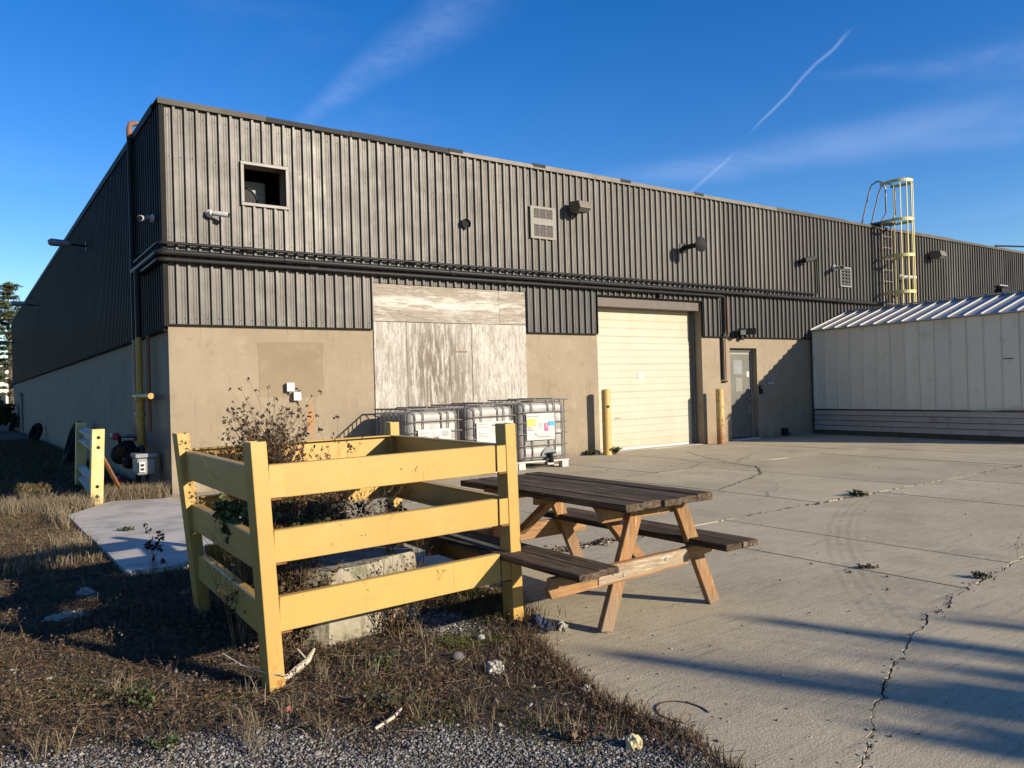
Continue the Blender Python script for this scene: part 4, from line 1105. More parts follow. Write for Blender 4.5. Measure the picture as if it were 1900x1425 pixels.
# caged ladder
t = thing('caged_ladder', 'yellow caged roof ladder standing above the roof edge behind the shed', 'ladder', (21.7, 11.95, 2.5))
lx0, lx1, ly = 21.48, 21.97, 11.93
for lx in (lx0, lx1):
    m2 = MB(); m2.tube([(lx, ly, 2.3), (lx, ly, 5.85), (lx, ly - 0.14, 6.05), (lx, ly - 0.14, 6.75), (lx, ly - 0.06, 6.95), (lx, ly + 0.10, 7.0), (lx, ly + 0.26, 6.93), (lx, ly + 0.34, 6.75), (lx, ly + 0.62, 5.78)], 0.022, 8); part(m2, 'side_rail', 'ladder_steel', t, smooth=True)
z = 2.55
while z < 5.8:
    m2 = MB(); m2.tube([(lx0, ly, z), (lx1, ly, z)], 0.013, 6); part(m2, 'rung', 'ladder_steel', t); z += 0.32
for z in (3.78, 4.80, 5.80, 6.88):
    m2 = MB()
    cx, r = (lx0 + lx1) / 2, 0.355
    pts = [(lx0 - 0.03, ly - 0.0)]
    pts += [(cx + r * math.cos(a), ly - 0.40 + r * math.sin(a)) for a in np.linspace(PI, 2 * PI, 16)]
    pts += [(lx1 + 0.03, ly - 0.0)]
    for (a, b) in zip(pts, pts[1:]):
        m2.beam((a[0], a[1], z), (b[0], b[1], z), 0.012, 0.085)
    part(m2, 'hoop', 'ladder_yellow', t)
for k, a in enumerate(np.linspace(PI * 1.02, PI * 1.98, 7)):
    x_, y_ = cx + (r - 0.012) * math.cos(a), ly - 0.40 + (r - 0.012) * math.sin(a)
    m2 = MB(); m2.box((x_ - 0.018, y_ - 0.006, 2.9), (x_ + 0.018, y_ + 0.006, 6.92)); part(m2, 'cage_strap', 'ladder_yellow', t)
m2 = MB(); m2.box((lx0 - 0.1, ly - 0.2, 5.79), (lx1 + 0.1, ly + 0.3, 5.83)); part(m2, 'step_plate', 'grey_metal', t)

# ------------------------------------------------------------------ shed
sh = thing('shed', 'long cream metal shed with ribbed zinc roof standing against the warehouse', 'shed', (18.15, 12.02, 0), 0)
A = Vector((18.15, 12.02, 0)); SD = Vector((-0.0905, -0.996, 0)).normalized(); SN = Vector((SD.y, -SD.x, 0)).normalized()   # SN points away from the yard
if SN.x < 0: SN = -SN
SL, SWD = 5.95, 3.0


def sp(u, v, z):
    p = A + SD * u + SN * v
    return (p.x, p.y, z)


def sbox(u0, u1, v0, v1, z0, z1):
    m2 = MB()
    m2.add([sp(u0, v0, z0), sp(u1, v0, z0), sp(u1, v1, z0), sp(u0, v1, z0), sp(u0, v0, z1), sp(u1, v0, z1), sp(u1, v1, z1), sp(u0, v1, z1)],
           [(0, 3, 2, 1), (4, 5, 6, 7), (0, 1, 5, 4), (1, 2, 6, 5), (2, 3, 7, 6), (3, 0, 4, 7)])
    return m2


part(sbox(0.01, SL - 0.01, 0.06, SWD - 0.02, -0.02, 2.62), 'shed_frame', 'void', sh)
PWD = 0.36
n = int(SL / PWD + 0.99)
for k in range(n):
    u0 = k * PWD; u1 = min(SL, u0 + PWD)
    m2 = MB()
    prof = [(u0 + 0.004, 0.05), (u0 + 0.004, 0.0), (u0 + 0.012, -0.018), (u0 + 0.026, -0.018), (u0 + 0.032, 0.0), (u1 - 0.006, 0.004 * math.sin(k * 2.3)), (u1 - 0.006, 0.05)]
    zb, zt = 0.645, 2.66
    nn = len(prof)
    vs = [sp(u, v, zb) for u, v in prof] + [sp(u, v, zt) for u, v in prof]
    m2.add(vs, [tuple(range(nn)), tuple(range(nn, 2 * nn))] + [(i, (i + 1) % nn, (i + 1) % nn + nn, i + nn) for i in range(nn)])
    part(m2, 'wall_panel', 'shed_panel', sh)
    # roof strip and its rib
    m2 = MB()
    e0, e1 = -0.10, SWD / 2
    ze, zr = 2.665, 3.20
    m2.add([sp(u0 + 0.002, e0, ze), sp(u1 - 0.002, e0, ze), sp(u1 - 0.002, e1, zr), sp(u0 + 0.002, e1, zr), sp(u0 + 0.002, e0, ze + 0.02), sp(u1 - 0.002, e0, ze + 0.02), sp(u1 - 0.002, e1, zr + 0.02), sp(u0 + 0.002, e1, zr + 0.02)],
           [(0, 3, 2, 1), (4, 5, 6, 7), (0, 1, 5, 4), (1, 2, 6, 5), (2, 3, 7, 6), (3, 0, 4, 7)])
    part(m2, 'roof_panel', 'shed_roof', sh)
    m2 = MB(); m2.beam(sp(u0 + 0.02, e0 - 0.01, ze + 0.034), sp(u0 + 0.02, e1 - 0.02, zr + 0.034), 0.035, 0.026); part(m2, 'roof_rib', 'shed_rib', sh)
m2 = MB()
m2.add([sp(0, SWD / 2 + 0.002, 3.20), sp(SL, SWD / 2 + 0.002, 3.20), sp(SL, SWD + 0.1, 2.665), sp(0, SWD + 0.1, 2.665), sp(0, SWD / 2 + 0.002, 3.22), sp(SL, SWD / 2 + 0.002, 3.22), sp(SL, SWD + 0.1, 2.685), sp(0, SWD + 0.1, 2.685)],
       [(0, 3, 2, 1), (4, 5, 6, 7), (0, 1, 5, 4), (1, 2, 6, 5), (2, 3, 7, 6), (3, 0, 4, 7)])
part(m2, 'roof_panel', 'shed_roof', sh)
m2 = MB(); m2.beam(sp(-0.0, SWD / 2, 3.245), sp(SL, SWD / 2, 3.245), 0.22, 0.012); part(m2, 'ridge_cap', 'shed_roof', sh)
for uu in (0.03, SL - 0.03):     # gable ends
    m2 = MB(); P3 = [(0.0, 2.62), (SWD, 2.62), (SWD / 2, 3.19)]
    vs = [sp(uu - 0.02, v, z) for v, z in P3] + [sp(uu + 0.02, v, z) for v, z in P3]
    m2.add(vs, [(0, 1, 2), (5, 4, 3), (0, 3, 4, 1), (1, 4, 5, 2), (2, 5, 3, 0)]); part(m2, 'gable', 'shed_panel', sh)
part(sbox(SL - 0.009, SL + 0.03, 0.0, SWD, 0.0, 2.62), 'end_wall', 'shed_panel', sh)
for k in range(4):
    z0 = 0.115 + k * 0.128
    m2 = MB()
    prof = [(0.0, z0), (-0.036, z0 + 0.002), (-0.008, z0 + 0.117), (0.05, z0 + 0.117), (0.05, z0)]
    nn = len(prof)
    vs = [sp(0.0, v, z) for v, z in prof] + [sp(SL, v, z) for v, z in prof]
    m2.add(vs, [tuple(range(nn)), tuple(range(nn, 2 * nn))] + [(i, (i + 1) % nn, (i + 1) % nn + nn, i + nn) for i in range(nn)])
    part(m2, 'clapboard', 'clapboard', sh)
part(sbox(0.0, SL, -0.04, 0.045, 0.632, 0.650), 'sill_strip', 'brown_trim', sh)
part(sbox(0.02, SL, -0.02, 0.05, -0.02, 0.108), 'base_timber', 'old_timber', sh)
part(sbox(0.0, 0.06, -0.03, 0.055, 0.65, 2.655), 'corner_post', 'shed_panel', sh)
part(sbox(4.72, 4.9, -0.018, -0.001, 1.715, 1.73), 'dent', 'black', sh)
m2 = MB(); m2.tube([sp(3.9, -0.05, 0.655), sp(4.3, -0.06, 0.63), sp(4.7, -0.055, 0.66), sp(5.9, -0.05, 0.66)], 0.012, 6); part(m2, 'loose_trim', 'clapboard', sh)

# ------------------------------------------------------------------ bulk containers
def tote(name, label, x, y, rz, H, front_label):
    t = thing(name, label, 'tank', (x, y, 0), rz, 'caged bulk tanks in a row by the wall')
    W, Dp = 0.98, 1.15
    loc = lambda mb, nm, mt, par=t, **k: mb.build(nm, mt, par, **k)
    # pallet: corner feet, runners, deck
    m2 = MB()
    for fx in (0.0, W - 0.13):
        for fy in (0.0, Dp / 2 - 0.06, Dp - 0.13):
            m2.box((fx, fy, 0.0), (fx + 0.13, fy + 0.13, 0.11))
    m2.box((-0.01, -0.01, 0.112), (W + 0.01, Dp + 0.01, 0.14))
    m2.box((0.005, 0.0, 0.0), (W - 0.005, 0.03, 0.02)) if front_label != 3 else m2.box((0.005, 0.3, 0.0), (W - 0.005, 0.33, 0.02))
    loc(m2, 'pallet', 'pallet', bevel=0.008)
    # tank: rounded, with upright bulges on the faces
    zb, zt = 0.145, H - 0.05
    ring = []
    def outline(inset):
        pts = []
        x0, x1, y0, y1 = 0.03 + inset, W - 0.03 - inset, 0.03 + inset, Dp - 0.03 - inset
        rc = 0.10
        for cx, cy, a0 in ((x1 - rc, y0 + rc, -PI / 2), (x1 - rc, y1 - rc, 0), (x0 + rc, y1 - rc, PI / 2), (x0 + rc, y0 + rc, PI)):
            for k in range(6):
                a = a0 + PI / 2 * k / 5
                pts.append((cx + rc * math.cos(a), cy + rc * math.sin(a)))
        return pts
    def dense(pts):
        out = []
        for (a, b) in zip(pts, pts[1:] + pts[:1]):
            d = math.dist(a, b); n = max(1, int(d / 0.05))
            for k in range(n):
                out.append((a[0] + (b[0] - a[0]) * k / n, a[1] + (b[1] - a[1]) * k / n))
        return out
    base = dense(outline(0.0))
    cxy = (W / 2, Dp / 2)
    def lev(z, s, bulge):
        r = []
        for (px, py) in base:
            b_ = 0.0
            if bulge:
                u = px if abs(py - cxy[1]) > Dp / 2 - 0.05 else py
                b_ = 0.014 * (0.5 + 0.5 * math.cos(u * 2 * PI / 0.245)) * bulge
            dx, dy_ = px - cxy[0], py - cxy[1]
            q = 1 - (s + b_) / max(abs(dx), abs(dy_), 0.2)
            r.append((cxy[0] + dx * q, cxy[1] + dy_ * q, z))
        return r
    levels = [(zb, 0.05, 0), (zb + 0.02, 0.015, 0), (zb + 0.06, 0.0, 0), (zb + 0.2, 0.0, 0), (zb + 0.215, 0.008, 0.3), (zb + 0.23, 0, 0.5),
              (zb + 0.5 * (zt - zb), 0.0, 1), (zb + 0.52 * (zt - zb), 0.008, 0.5), (zb + 0.54 * (zt - zb), 0, 1), (zt - 0.22, 0.0, 1), (zt - 0.20, 0.01, 0.5), (zt - 0.18, 0.0, 0.8),
              (zt - 0.07, 0.003, 0.3), (zt - 0.03, 0.02, 0), (zt - 0.005, 0.06, 0), (zt, 0.12, 0)]
    m2 = MB(); n = len(base)
    for z, s, b_ in levels: m2.v.extend(lev(z, s, b_))
    for i in range(len(levels) - 1):
        for k in range(n):
            k2 = (k + 1) % n
            m2.f.append((i * n + k, i * n + k2, (i + 1) * n + k2, (i + 1) * n + k))
    m2.f.append(tuple(range(n))[::-1]); m2.f.append(tuple((len(levels) - 1) * n + k for k in range(n)))
    loc(m2, 'tank_body', 'tank', smooth=True)
    m2 = MB(); m2.lathe([(0.11, 0), (0.115, 0.03), (0.10, 0.045), (0.02, 0.05)], (W / 2, Dp / 2, zt), (0, 0, 1), 18); loc(m2, 'lid', 'black', smooth=True)
    # cage
    m2 = MB()
    hz = [0.20, 0.39, 0.58, 0.77, 0.94]
    for z in hz:
        zz = z * H / 1.15
        pts = [(0.0, 0.012, zz), (W, 0.012, zz), (W - 0.0, 0.0, zz)]
        m2.tube([(0.012, -0.0, zz), (W - 0.012, -0.0, zz), (W, 0.012, zz), (W, Dp - 0.012, zz), (W - 0.012, Dp, zz), (0.012, Dp, zz), (0.0, Dp - 0.012, zz), (0.0, 0.012, zz), (0.012, 0.0, zz)], 0.009, 6)
    top = H - 0.012
    for ux in (0.14, 0.29, 0.62, 0.75, 0.90):
        u = ux * W
        for yy, s in ((0.012, 1), (Dp - 0.012, -1)):
            m2.tube([(u, yy, 0.14), (u, yy, top - 0.10), (u - 0.02, yy + s * 0.02, top - 0.04), (u - 0.06, yy + s * 0.02, top)], 0.009, 6)
    for uy in (0.08, 0.22, 0.36, 0.5, 0.64, 0.78, 0.92):
        u = uy * Dp
        for xx in (0.012, W - 0.012):
            m2.tube([(xx, u, 0.14), (xx, u, top)], 0.009, 6)
    cg = loc(m2, 'cage', 'cage_steel')
    m2 = MB()
    for a, b in (((-0.01, 0, top), (W + 0.01, 0, top)), ((-0.01, Dp, top), (W + 0.01, Dp, top)), ((0, 0.012, top), (0, Dp - 0.012, top)), ((W, 0.012, top), (W, Dp - 0.012, top))):
        m2.tube([a, b], 0.014, 6)
    m2.tube([(0.35 * W, 0, top + 0.015), (0.42 * W, Dp, top + 0.015)], 0.012, 6); m2.tube([(0.72 * W, 0, top + 0.015), (0.65 * W, Dp, top + 0.015)], 0.012, 6)
    loc(m2, 'top_frame', 'cage_steel')
    # valve
    m2 = MB(); m2.tube([(0.60, 0.06, 0.22), (0.60, -0.04, 0.22)], 0.05, 12); m2.tube([(0.60, -0.035, 0.22), (0.60, -0.06, 0.20), (0.59, -0.07, 0.12)], 0.035, 10); m2.box((0.53, -0.06, 0.255), (0.70, -0.03, 0.275)); m2.box((0.55, -0.075, 0.10), (0.64, -0.045, 0.16))
    vv = loc(m2, 'valve', 'rubber', smooth=True)
    m2 = MB()
    if front_label == 3:
        cxv = 0.60
        arc = [(cxv + 0.15 * math.cos(a), 0.20 + 0.17 * math.sin(a)) for a in np.linspace(0, PI, 14)]
        m2.prism([(x, z) for x, z in arc], 'y', 0.0, 0.035); loc(m2, 'valve_recess', 'grey_metal')
    # label plates with print
    def plate(x0, x1, z0, z1, yy=-0.016):
        q = MB(); nx = 8
        for k in range(nx):
            a = x0 + (x1 - x0) * k / nx; b = x0 + (x1 - x0) * (k + 1) / nx
            wa = 0.004 * math.sin(k * 1.3); wb = 0.004 * math.sin((k + 1) * 1.3)
            q.add([(a, yy + wa, z0), (b, yy + wb, z0), (b, yy + wb, z1), (a, yy + wa, z1)], [(0, 1, 2, 3)])
            q.add([(a, yy + wa + 0.003, z0), (b, yy + wb + 0.003, z0), (b, yy + wb + 0.003, z1), (a, yy + wa + 0.003, z1)], [(3, 2, 1, 0)])
        return loc(q, 'label_plate', 'paper')
    def prints(pl_, rects, mat):
        q = MB()
        for (x0, x1, z0, z1) in rects: q.box((x0, -0.0235, z0), (x1, -0.0215, z1))
        return kind(loc(q, 'print', mat, pl_), 'stuff')
    rr = random.Random(front_label * 5)
    def textlines(x0, x1, z0, z1, n, h):
        out = []
        for i in range(n):
            z = z1 - (i + 0.5) * (z1 - z0) / n
            x = x0
            while x < x1 - 0.02:
                w = rr.uniform(0.01, 0.045); w = min(w, x1 - x)
                out.append((x, x + w, z - h / 2, z + h / 2)); x += w + 0.008
                if rr.random() < 0.12: break
        return out
    if front_label == 1:
        p_ = plate(0.17, 0.76, 0.42, 0.80)
        prints(p_, textlines(0.19, 0.36, 0.68, 0.76, 3, 0.008) + textlines(0.20, 0.36, 0.55, 0.65, 5, 0.007) + textlines(0.41, 0.56, 0.62, 0.76, 6, 0.007) + textlines(0.60, 0.73, 0.68, 0.76, 4, 0.008), 'ink')
        prints(p_, [(0.45, 0.475, 0.655, 0.672), (0.49, 0.52, 0.655, 0.672)], 'dark_ink')
        p2 = plate(0.62, 0.72, 0.40, 0.47, -0.026)
        q = MB(); q.box((0.655, -0.0335, 0.425), (0.685, -0.0315, 0.45)); loc(q, 'print', 'dark_ink', p2)
    elif front_label == 2:
        p_ = plate(0.16, 0.90, 0.30, 0.86)
        prints(p_, textlines(0.18, 0.42, 0.76, 0.84, 3, 0.007) + textlines(0.20, 0.42, 0.58, 0.72, 5, 0.007) + textlines(0.62, 0.88, 0.74, 0.84, 5, 0.008) + textlines(0.44, 0.60, 0.66, 0.76, 4, 0.006), 'ink')
        prints(p_, [(0.46, 0.50, 0.79, 0.81), (0.51, 0.54, 0.79, 0.81), (0.68, 0.73, 0.82, 0.835)], 'dark_ink')
    else:
        p_ = plate(0.16, 0.71, 0.50, 0.96)
        prints(p_, textlines(0.18, 0.32, 0.66, 0.74, 3, 0.010) + textlines(0.40, 0.48, 0.70, 0.80, 5, 0.007) + textlines(0.18, 0.42, 0.88, 0.92, 2, 0.008) + textlines(0.36, 0.62, 0.545, 0.585, 2, 0.012), 'ink')
        prints(p_, textlines(0.32, 0.42, 0.59, 0.61, 1, 0.013), 'dark_ink')
        prints(p_, [(0.175, 0.33, 0.745, 0.865)], 'yellow_print')
        q = MB(); q.box((0.19, -0.0245, 0.80), (0.30, -0.0233, 0.812)); loc(q, 'print', 'ink', p_)
        prints(p_, [(0.51, 0.575, 0.65, 0.785)], 'pink_print')
        q = MB(); q.box((0.525, -0.0245, 0.745), (0.56, -0.0233, 0.755)); q.box((0.5375, -0.0245, 0.73), (0.5475, -0.0233, 0.77)); q.box((0.52, -0.0245, 0.712), (0.565, -0.0233, 0.718)); kind(loc(q, 'print', 'white_plastic', p_), 'stuff')
        prints(p_, [(0.595, 0.72, 0.74, 0.815)], 'blue_print')
    return t


tote('bulk_tank', 'caged white bulk tank nearest the yellow fence, with two torn paper labels', 5.62, 10.72, 0.0, 1.13, 1)
tote('bulk_tank', 'middle caged white bulk tank with one large faded white label', 6.73, 10.76, R(0.5), 1.16, 2)
tote('bulk_tank', 'caged white bulk tank with yellow, pink and blue label and rusty valve', 7.76, 10.80, R(-8.5), 1.20, 3)

# ------------------------------------------------------------------ bollards
def bollard(x, y, h, mat, label):
    t = thing('bollard', label, 'bollard', (x, y, 0), 0, 'bollards guarding the garage door')
    m2 = MB(); m2.lathe([(0.09, -0.05), (0.09, h - 0.01)], (0, 0, 0), (0, 0, 1), 24, True)
    m2.build('post', mat, t, smooth=True)
    m2 = MB(); m2.lathe([(0.088, h - 0.009), (0.075, h + 0.005), (0.04, h + 0.015), (0.002, h + 0.018)], (0, 0, 0), (0, 0, 1), 24, True); m2.build('cap', mat, t, smooth=True)
    return t
b1 = bollard(10.69, 11.80, 1.315, 'bollard_paint', 'clean yellow steel bollard at the left edge of the cream garage door')
m2 = MB(); m2.lathe([(0.028, 0), (0.028, 0.006), (0.001, 0.007)], (-0.025, -0.087, 0.98), (-0.27, -0.96, 0), 12); m2.build('hole', 'black', b1)
b2 = bollard(14.14, 11.78, 1.245, 'bollard_rust', 'rusty yellow steel bollard between the garage door and steel door')

# ------------------------------------------------------------------ guard rail by the side wall
t = thing('guard_rail', 'short peeling yellow guard rail on two posts beside the gas meter', 'guard rail', (1.46, 11.5, 0))
for (x0, yq, lean) in ((1.375, 11.5, 0.045), (1.545, 14.6, 0.035)):
    m2 = MB(); z1 = 1.02 if yq < 12 else 1.045
    m2.add([(x0, yq, -0.05), (x0 + 0.15, yq, -0.05), (x0 + 0.15, yq + 0.15, -0.05), (x0, yq + 0.15, -0.05),
            (x0 + lean, yq, z1), (x0 + 0.15 + lean, yq, z1), (x0 + 0.15 + lean, yq + 0.15, z1), (x0 + lean, yq + 0.15, z1)],
           [(0, 3, 2, 1), (4, 5, 6, 7), (0, 1, 5, 4), (1, 2, 6, 5), (2, 3, 7, 6), (3, 0, 4, 7)])
    po = part(m2, 'post', 'old_yellow', t, bevel=0.006)
    for z in (0.14, 0.27, 0.78, 0.91):
        m2 = MB(); m2.lathe([(0.022, 0), (0.022, 0.004), (0.012, 0.006)], (x0 + 0.078 + lean * z, yq, z), (0, -1, 0), 10); part(m2, 'bolt', 'trim_dark', po)
for zc in (0.22, 0.83):
    m2 = MB()
    prof = [(0, -0.15), (0.03, -0.13), (0.075, -0.10), (0.075, -0.06), (0.01, -0.02), (0.01, 0.02), (0.075, 0.06), (0.075, 0.10), (0.03, 0.13), (0, 0.15)]
    for (a, b) in zip(prof, prof[1:]):
        for s in (0, 0.008):
            m2.add([(1.47 - a[0] + s + 0.035 * zc, 11.655, zc + a[1]), (1.47 - b[0] + s + 0.035 * zc, 11.655, zc + b[1]), (1.65 - b[0] + s + 0.03 * zc, 14.59, zc + b[1]), (1.65 - a[0] + s + 0.03 * zc, 14.59, zc + a[1])], [(0, 1, 2, 3)])
    part(m2, 'rail', 'guard_steel', t)
m2 = MB(); m2.beam((1.55, 11.60, 0.64), (1.92, 12.3, -0.02), 0.04, 0.04); part(m2, 'brace', 'fence_rust', t)

# ------------------------------------------------------------------ yellow fence enclosure
t = thing('yellow_fence', 'yellow steel post and rail fence enclosure round a weedy concrete block', 'fence', (1.9, 4.5, 0))
PA, PB, PC, PD = (1.20, 3.65), (2.665, 3.75), (1.278, 5.27), (2.72, 5.36)
UA = (Vector(PB) - Vector(PA)).normalized()
def fpost(p, top_dx, h):
    m2 = MB(); hw, hd = 0.039, 0.05
    u = Vector((UA.x, UA.y, 0)); v = Vector((-UA.y, UA.x, 0)); c = Vector((p[0], p[1], 0))
    tp = Vector((top_dx, 0, 0))
    q = []
    for z, off in ((-0.06, Vector()), (h, tp)):
        for (a, b) in ((-hw, 0), (hw, 0), (hw, 2 * hd), (-hw, 2 * hd)):
            q.append(c + u * a + v * b + Vector((0, 0, z)) + off)
    m2.add(q, [(0, 3, 2, 1), (0, 1, 5, 4), (1, 2, 6, 5), (2, 3, 7, 6), (3, 0, 4, 7)])
    # open tube top: rim and dark inside
    inn = []
    for (a, b) in ((-hw + 0.008, 0.008), (hw - 0.008, 0.008), (hw - 0.008, 2 * hd - 0.008), (-hw + 0.008, 2 * hd - 0.008)):
        inn.append(c + u * a + v * b + Vector((0, 0, h)) + tp)
    inn2 = [p_ - Vector((0, 0, 0.05)) for p_ in inn]
    o = len(m2.v); m2.v.extend(tuple(p_) for p_ in inn + inn2)
    for k in range(4):
        k2 = (k + 1) % 4
        m2.f.append((4 + k, 4 + k2, o + k2, o + k)); m2.f.append((o + k, o + k2, o + 4 + k2, o + 4 + k))
    m2.f.append((o + 4, o + 5, o + 6, o + 7))
    return part(m2, 'post', 'fence_paint', t, bevel=0.005)
fpost(PA, -0.065, 1.185); fpost(PB, -0.025, 1.195); fpost(PC, -0.115, 1.175); fpost(PD, -0.02, 1.17)


def frail(a, b, zs, off, brackets=True, lean_a=0.0, lean_b=0.0):
    a = Vector((a[0], a[1], 0)); b = Vector((b[0], b[1], 0)); d = (b - a).normalized(); nrm = Vector((d.y, -d.x, 0))
    for i, (z0, z1) in enumerate(zs):
        zc = (z0 + z1) / 2; h = z1 - z0
        P = a + nrm * off + Vector((lean_a * zc / 1.19, 0, zc)); Q = b + nrm * off + Vector((lean_b * zc / 1.19, 0, zc + 0.004 * math.sin(i * 3)))
        Qe = Q - d * 0.075 if brackets else Q
        m2 = MB()
        # channel: web with two lips turned inwards
        m2.beam(P, Qe, 0.008, h)
        for s in (-1, 1):
            o_ = Vector((0, 0, s * (h / 2 - 0.005))) - nrm * 0.026
            m2.beam(P + o_, Qe + o_, 0.044, 0.009)
        r = part(m2, 'rail', 'fence_paint', t, bevel=0.003)
        if brackets:
            m2 = MB(); m2.beam(P - d * 0.004 + nrm * 0.0075, P + d * 0.075 + nrm * 0.0075, 0.006, h * 0.96); part(m2, 'bracket', 'fence_paint', r, bevel=0.002)
            m2 = MB(); m2.beam(Q - d * 0.064 + nrm * 0.002, Q + d * 0.004 + nrm * 0.002, 0.008, h * 0.97); part(m2, 'bracket', 'fence_paint', r, bevel=0.002)
            for e, s in ((P, 1), (Q, -1)):
                lo = Vector((0, 0, h / 2 + 0.003))
                m2 = MB(); m2.beam(e + nrm * 0.006 - lo, e + d * s * 0.055 + nrm * 0.006 - lo, 0.012, 0.007); part(m2, 'weld', 'fence_rust', r)


ZS = [(0.913, 1.073), (0.607, 0.762), (0.282, 0.445)]
Av, Bv, Cv, Dv = [Vector((p[0], p[1])) for p in (PA, PB, PC, PD)]
frail(Av + UA * 0.040, Bv - UA * 0.040, ZS, -0.012, True, -0.065, -0.025)
frail(Cv + Vector((-0.024, -0.006)), Av + Vector((-0.022, 0.085)), [(0.885, 1.06), (0.56, 0.72), (0.24, 0.40)], -0.008, False, -0.10, -0.06)
frail(Dv - UA * 0.042 + Vector((0, 0.1)), Cv + UA * 0.042 + Vector((0, 0.1)), ZS, -0.06, False, -0.02, -0.115)
frail(Bv + Vector((0.034, 0.10)), Dv + Vector((0.034, 0.0)), ZS, -0.03, False, -0.025, -0.02)

# concrete block inside the fence
m2 = MB()
bl = [(1.50, 4.17), (1.62, 4.07), (1.95, 4.14), (2.25, 4.24), (2.31, 4.33), (2.27, 4.70), (2.15, 4.80), (1.62, 4.74), (1.50, 4.60)]
n = len(bl); levels = [(-0.05, 1.0), (0.10, 1.0), (0.22, 0.995), (0.34, 0.985), (0.40, 0.965), (0.425, 0.92)]
cx, cy = 1.9, 4.43
den = []
for (a, b) in zip(bl, bl[1:] + bl[:1]):
    for k in range(5): den.append((a[0] + (b[0] - a[0]) * k / 5, a[1] + (b[1] - a[1]) * k / 5))
for z, s in levels:
    for (x, y) in den:
        q = mnoise.noise(Vector((x * 9, y * 9, z * 9))) * 0.014 + mnoise.noise(Vector((x * 30, y * 30, z * 30))) * 0.005
        m2.v.append((cx + (x - cx) * (s + q), cy + (y - cy) * (s + q), z + (0.014 * mnoise.noise(Vector((x * 6, y * 6, 3))) if z > 0.3 else 0)))
nd_ = len(den)
for i in range(len(levels) - 1):
    for k in range(nd_):
        m2.f.append((i * nd_ + k, i * nd_ + (k + 1) % nd_, (i + 1) * nd_ + (k + 1) % nd_, (i + 1) * nd_ + k))
m2.f.append(tuple((len(levels) - 1) * nd_ + k for k in range(nd_)))
o = m2.build('concrete_block', 'block', smooth=True)
tag(o, 'rough chipped concrete block overgrown by weeds inside the yellow fence', 'block')

# ------------------------------------------------------------------ picnic table
t = thing('picnic_table', 'weathered wooden picnic table with grey top and tan legs', 'picnic table', (3.3, 4.0, 0))
TX0, TW = 2.965, 0.1455
ty0, ty1 = 3.14, 4.86
for k in range(5):
    m2 = MB(); x0 = TX0 + k * TW
    m2.box((x0 + 0.003, ty0 + 0.012 * math.sin(k * 2.2), 0.70 + 0.002 * math.sin(k)), (x0 + TW - 0.003, ty1 + 0.01 * math.cos(k * 1.7), 0.742 + 0.003 * math.sin(k * 1.9)))
    part(m2, 'top_plank', 'wood_top', t, bevel=0.005)
for x0, y0, y1 in ((2.545, 3.05, 4.78), (2.695, 3.07, 4.80), (3.655, 3.03, 4.80), (3.806, 3.03, 4.82)):
    m2 = MB(); m2.box((x0 + 0.002, y0, 0.405), (x0 + 0.145, y1, 0.443 + 0.002 * math.sin(x0 * 9))); part(m2, 'seat_plank', 'wood_top', t, bevel=0.005)
for yy in (3.34, 4.62):
    s = 1 if yy < 4 else -1
    for (bx, tx) in ((2.965, 3.245), (3.885, 3.585)):
        m2 = MB(); m2.beam((bx, yy, 0.0), (tx, yy, 0.698), 0.042, 0.095, (1, 0, 0))
        # feet cut level with the ground
        m2.v = [(x, y, max(z, 0.0)) for x, y, z in m2.v]
        part(m2, 'leg', 'wood_z', t, bevel=0.003)
    m2 = MB(); m2.beam((2.99, yy + s * 0.044, 0.655), (3.67, yy + s * 0.044, 0.655), 0.040, 0.085); part(m2, 'top_cleat', 'wood_x', t, bevel=0.003)
    if yy < 4:
        m2 = MB()
        pts = [(2.545, 0.275), (3.60, 0.30), (3.61, 0.345), (3.585, 0.352), (3.60, 0.385), (3.55, 0.402), (2.545, 0.385), (2.52, 0.33)]
        m2.prism(pts, 'y', yy - 0.064, yy - 0.024); part(m2, 'seat_beam', 'wood_x', t, bevel=0.003)
        m2 = MB(); m2.prism([(2.87, 0.296), (3.60, 0.318), (3.585, 0.35), (3.602, 0.372), (3.57, 0.402), (2.87, 0.382)], 'y', yy - 0.0705, yy - 0.0645); part(m2, 'splint', 'wood_pale', t)
        m2 = MB()
        m2.prism([(3.46, 0.292), (3.70, 0.318), (3.93, 0.345), (3.985, 0.372), (3.98, 0.395), (3.80, 0.400), (3.62, 0.392), (3.46, 0.372)], 'y', yy - 0.0235, yy + 0.012); part(m2, 'broken_beam', 'wood_x', t, bevel=0.002)
        part_b = MB()
        for (bx, bz) in ((2.98, 0.345), (3.06, 0.325), (3.40, 0.365)):
            part_b.lathe([(0.012, 0), (0.010, 0.006)], (bx, yy - 0.0705, bz), (0, -1, 0), 8)
        part(part_b, 'bolt', 'steel', t)
    else:
        m2 = MB(); m2.beam((2.56, yy + 0.044, 0.345), (3.96, yy + 0.044, 0.345), 0.040, 0.12); part(m2, 'seat_beam', 'wood_x', t, bevel=0.003)
    m2 = MB(); m2.beam((3.29, yy + s * 0.03, 0.36), (3.31, yy + s * 0.46, 0.68), 0.085, 0.038); part(m2, 'brace', 'wood_z', t, bevel=0.003)
m2 = MB(); m2.beam((2.99, 4.0, 0.675), (3.67, 4.0, 0.675), 0.040, 0.045); part(m2, 'top_cleat', 'wood_x', t)

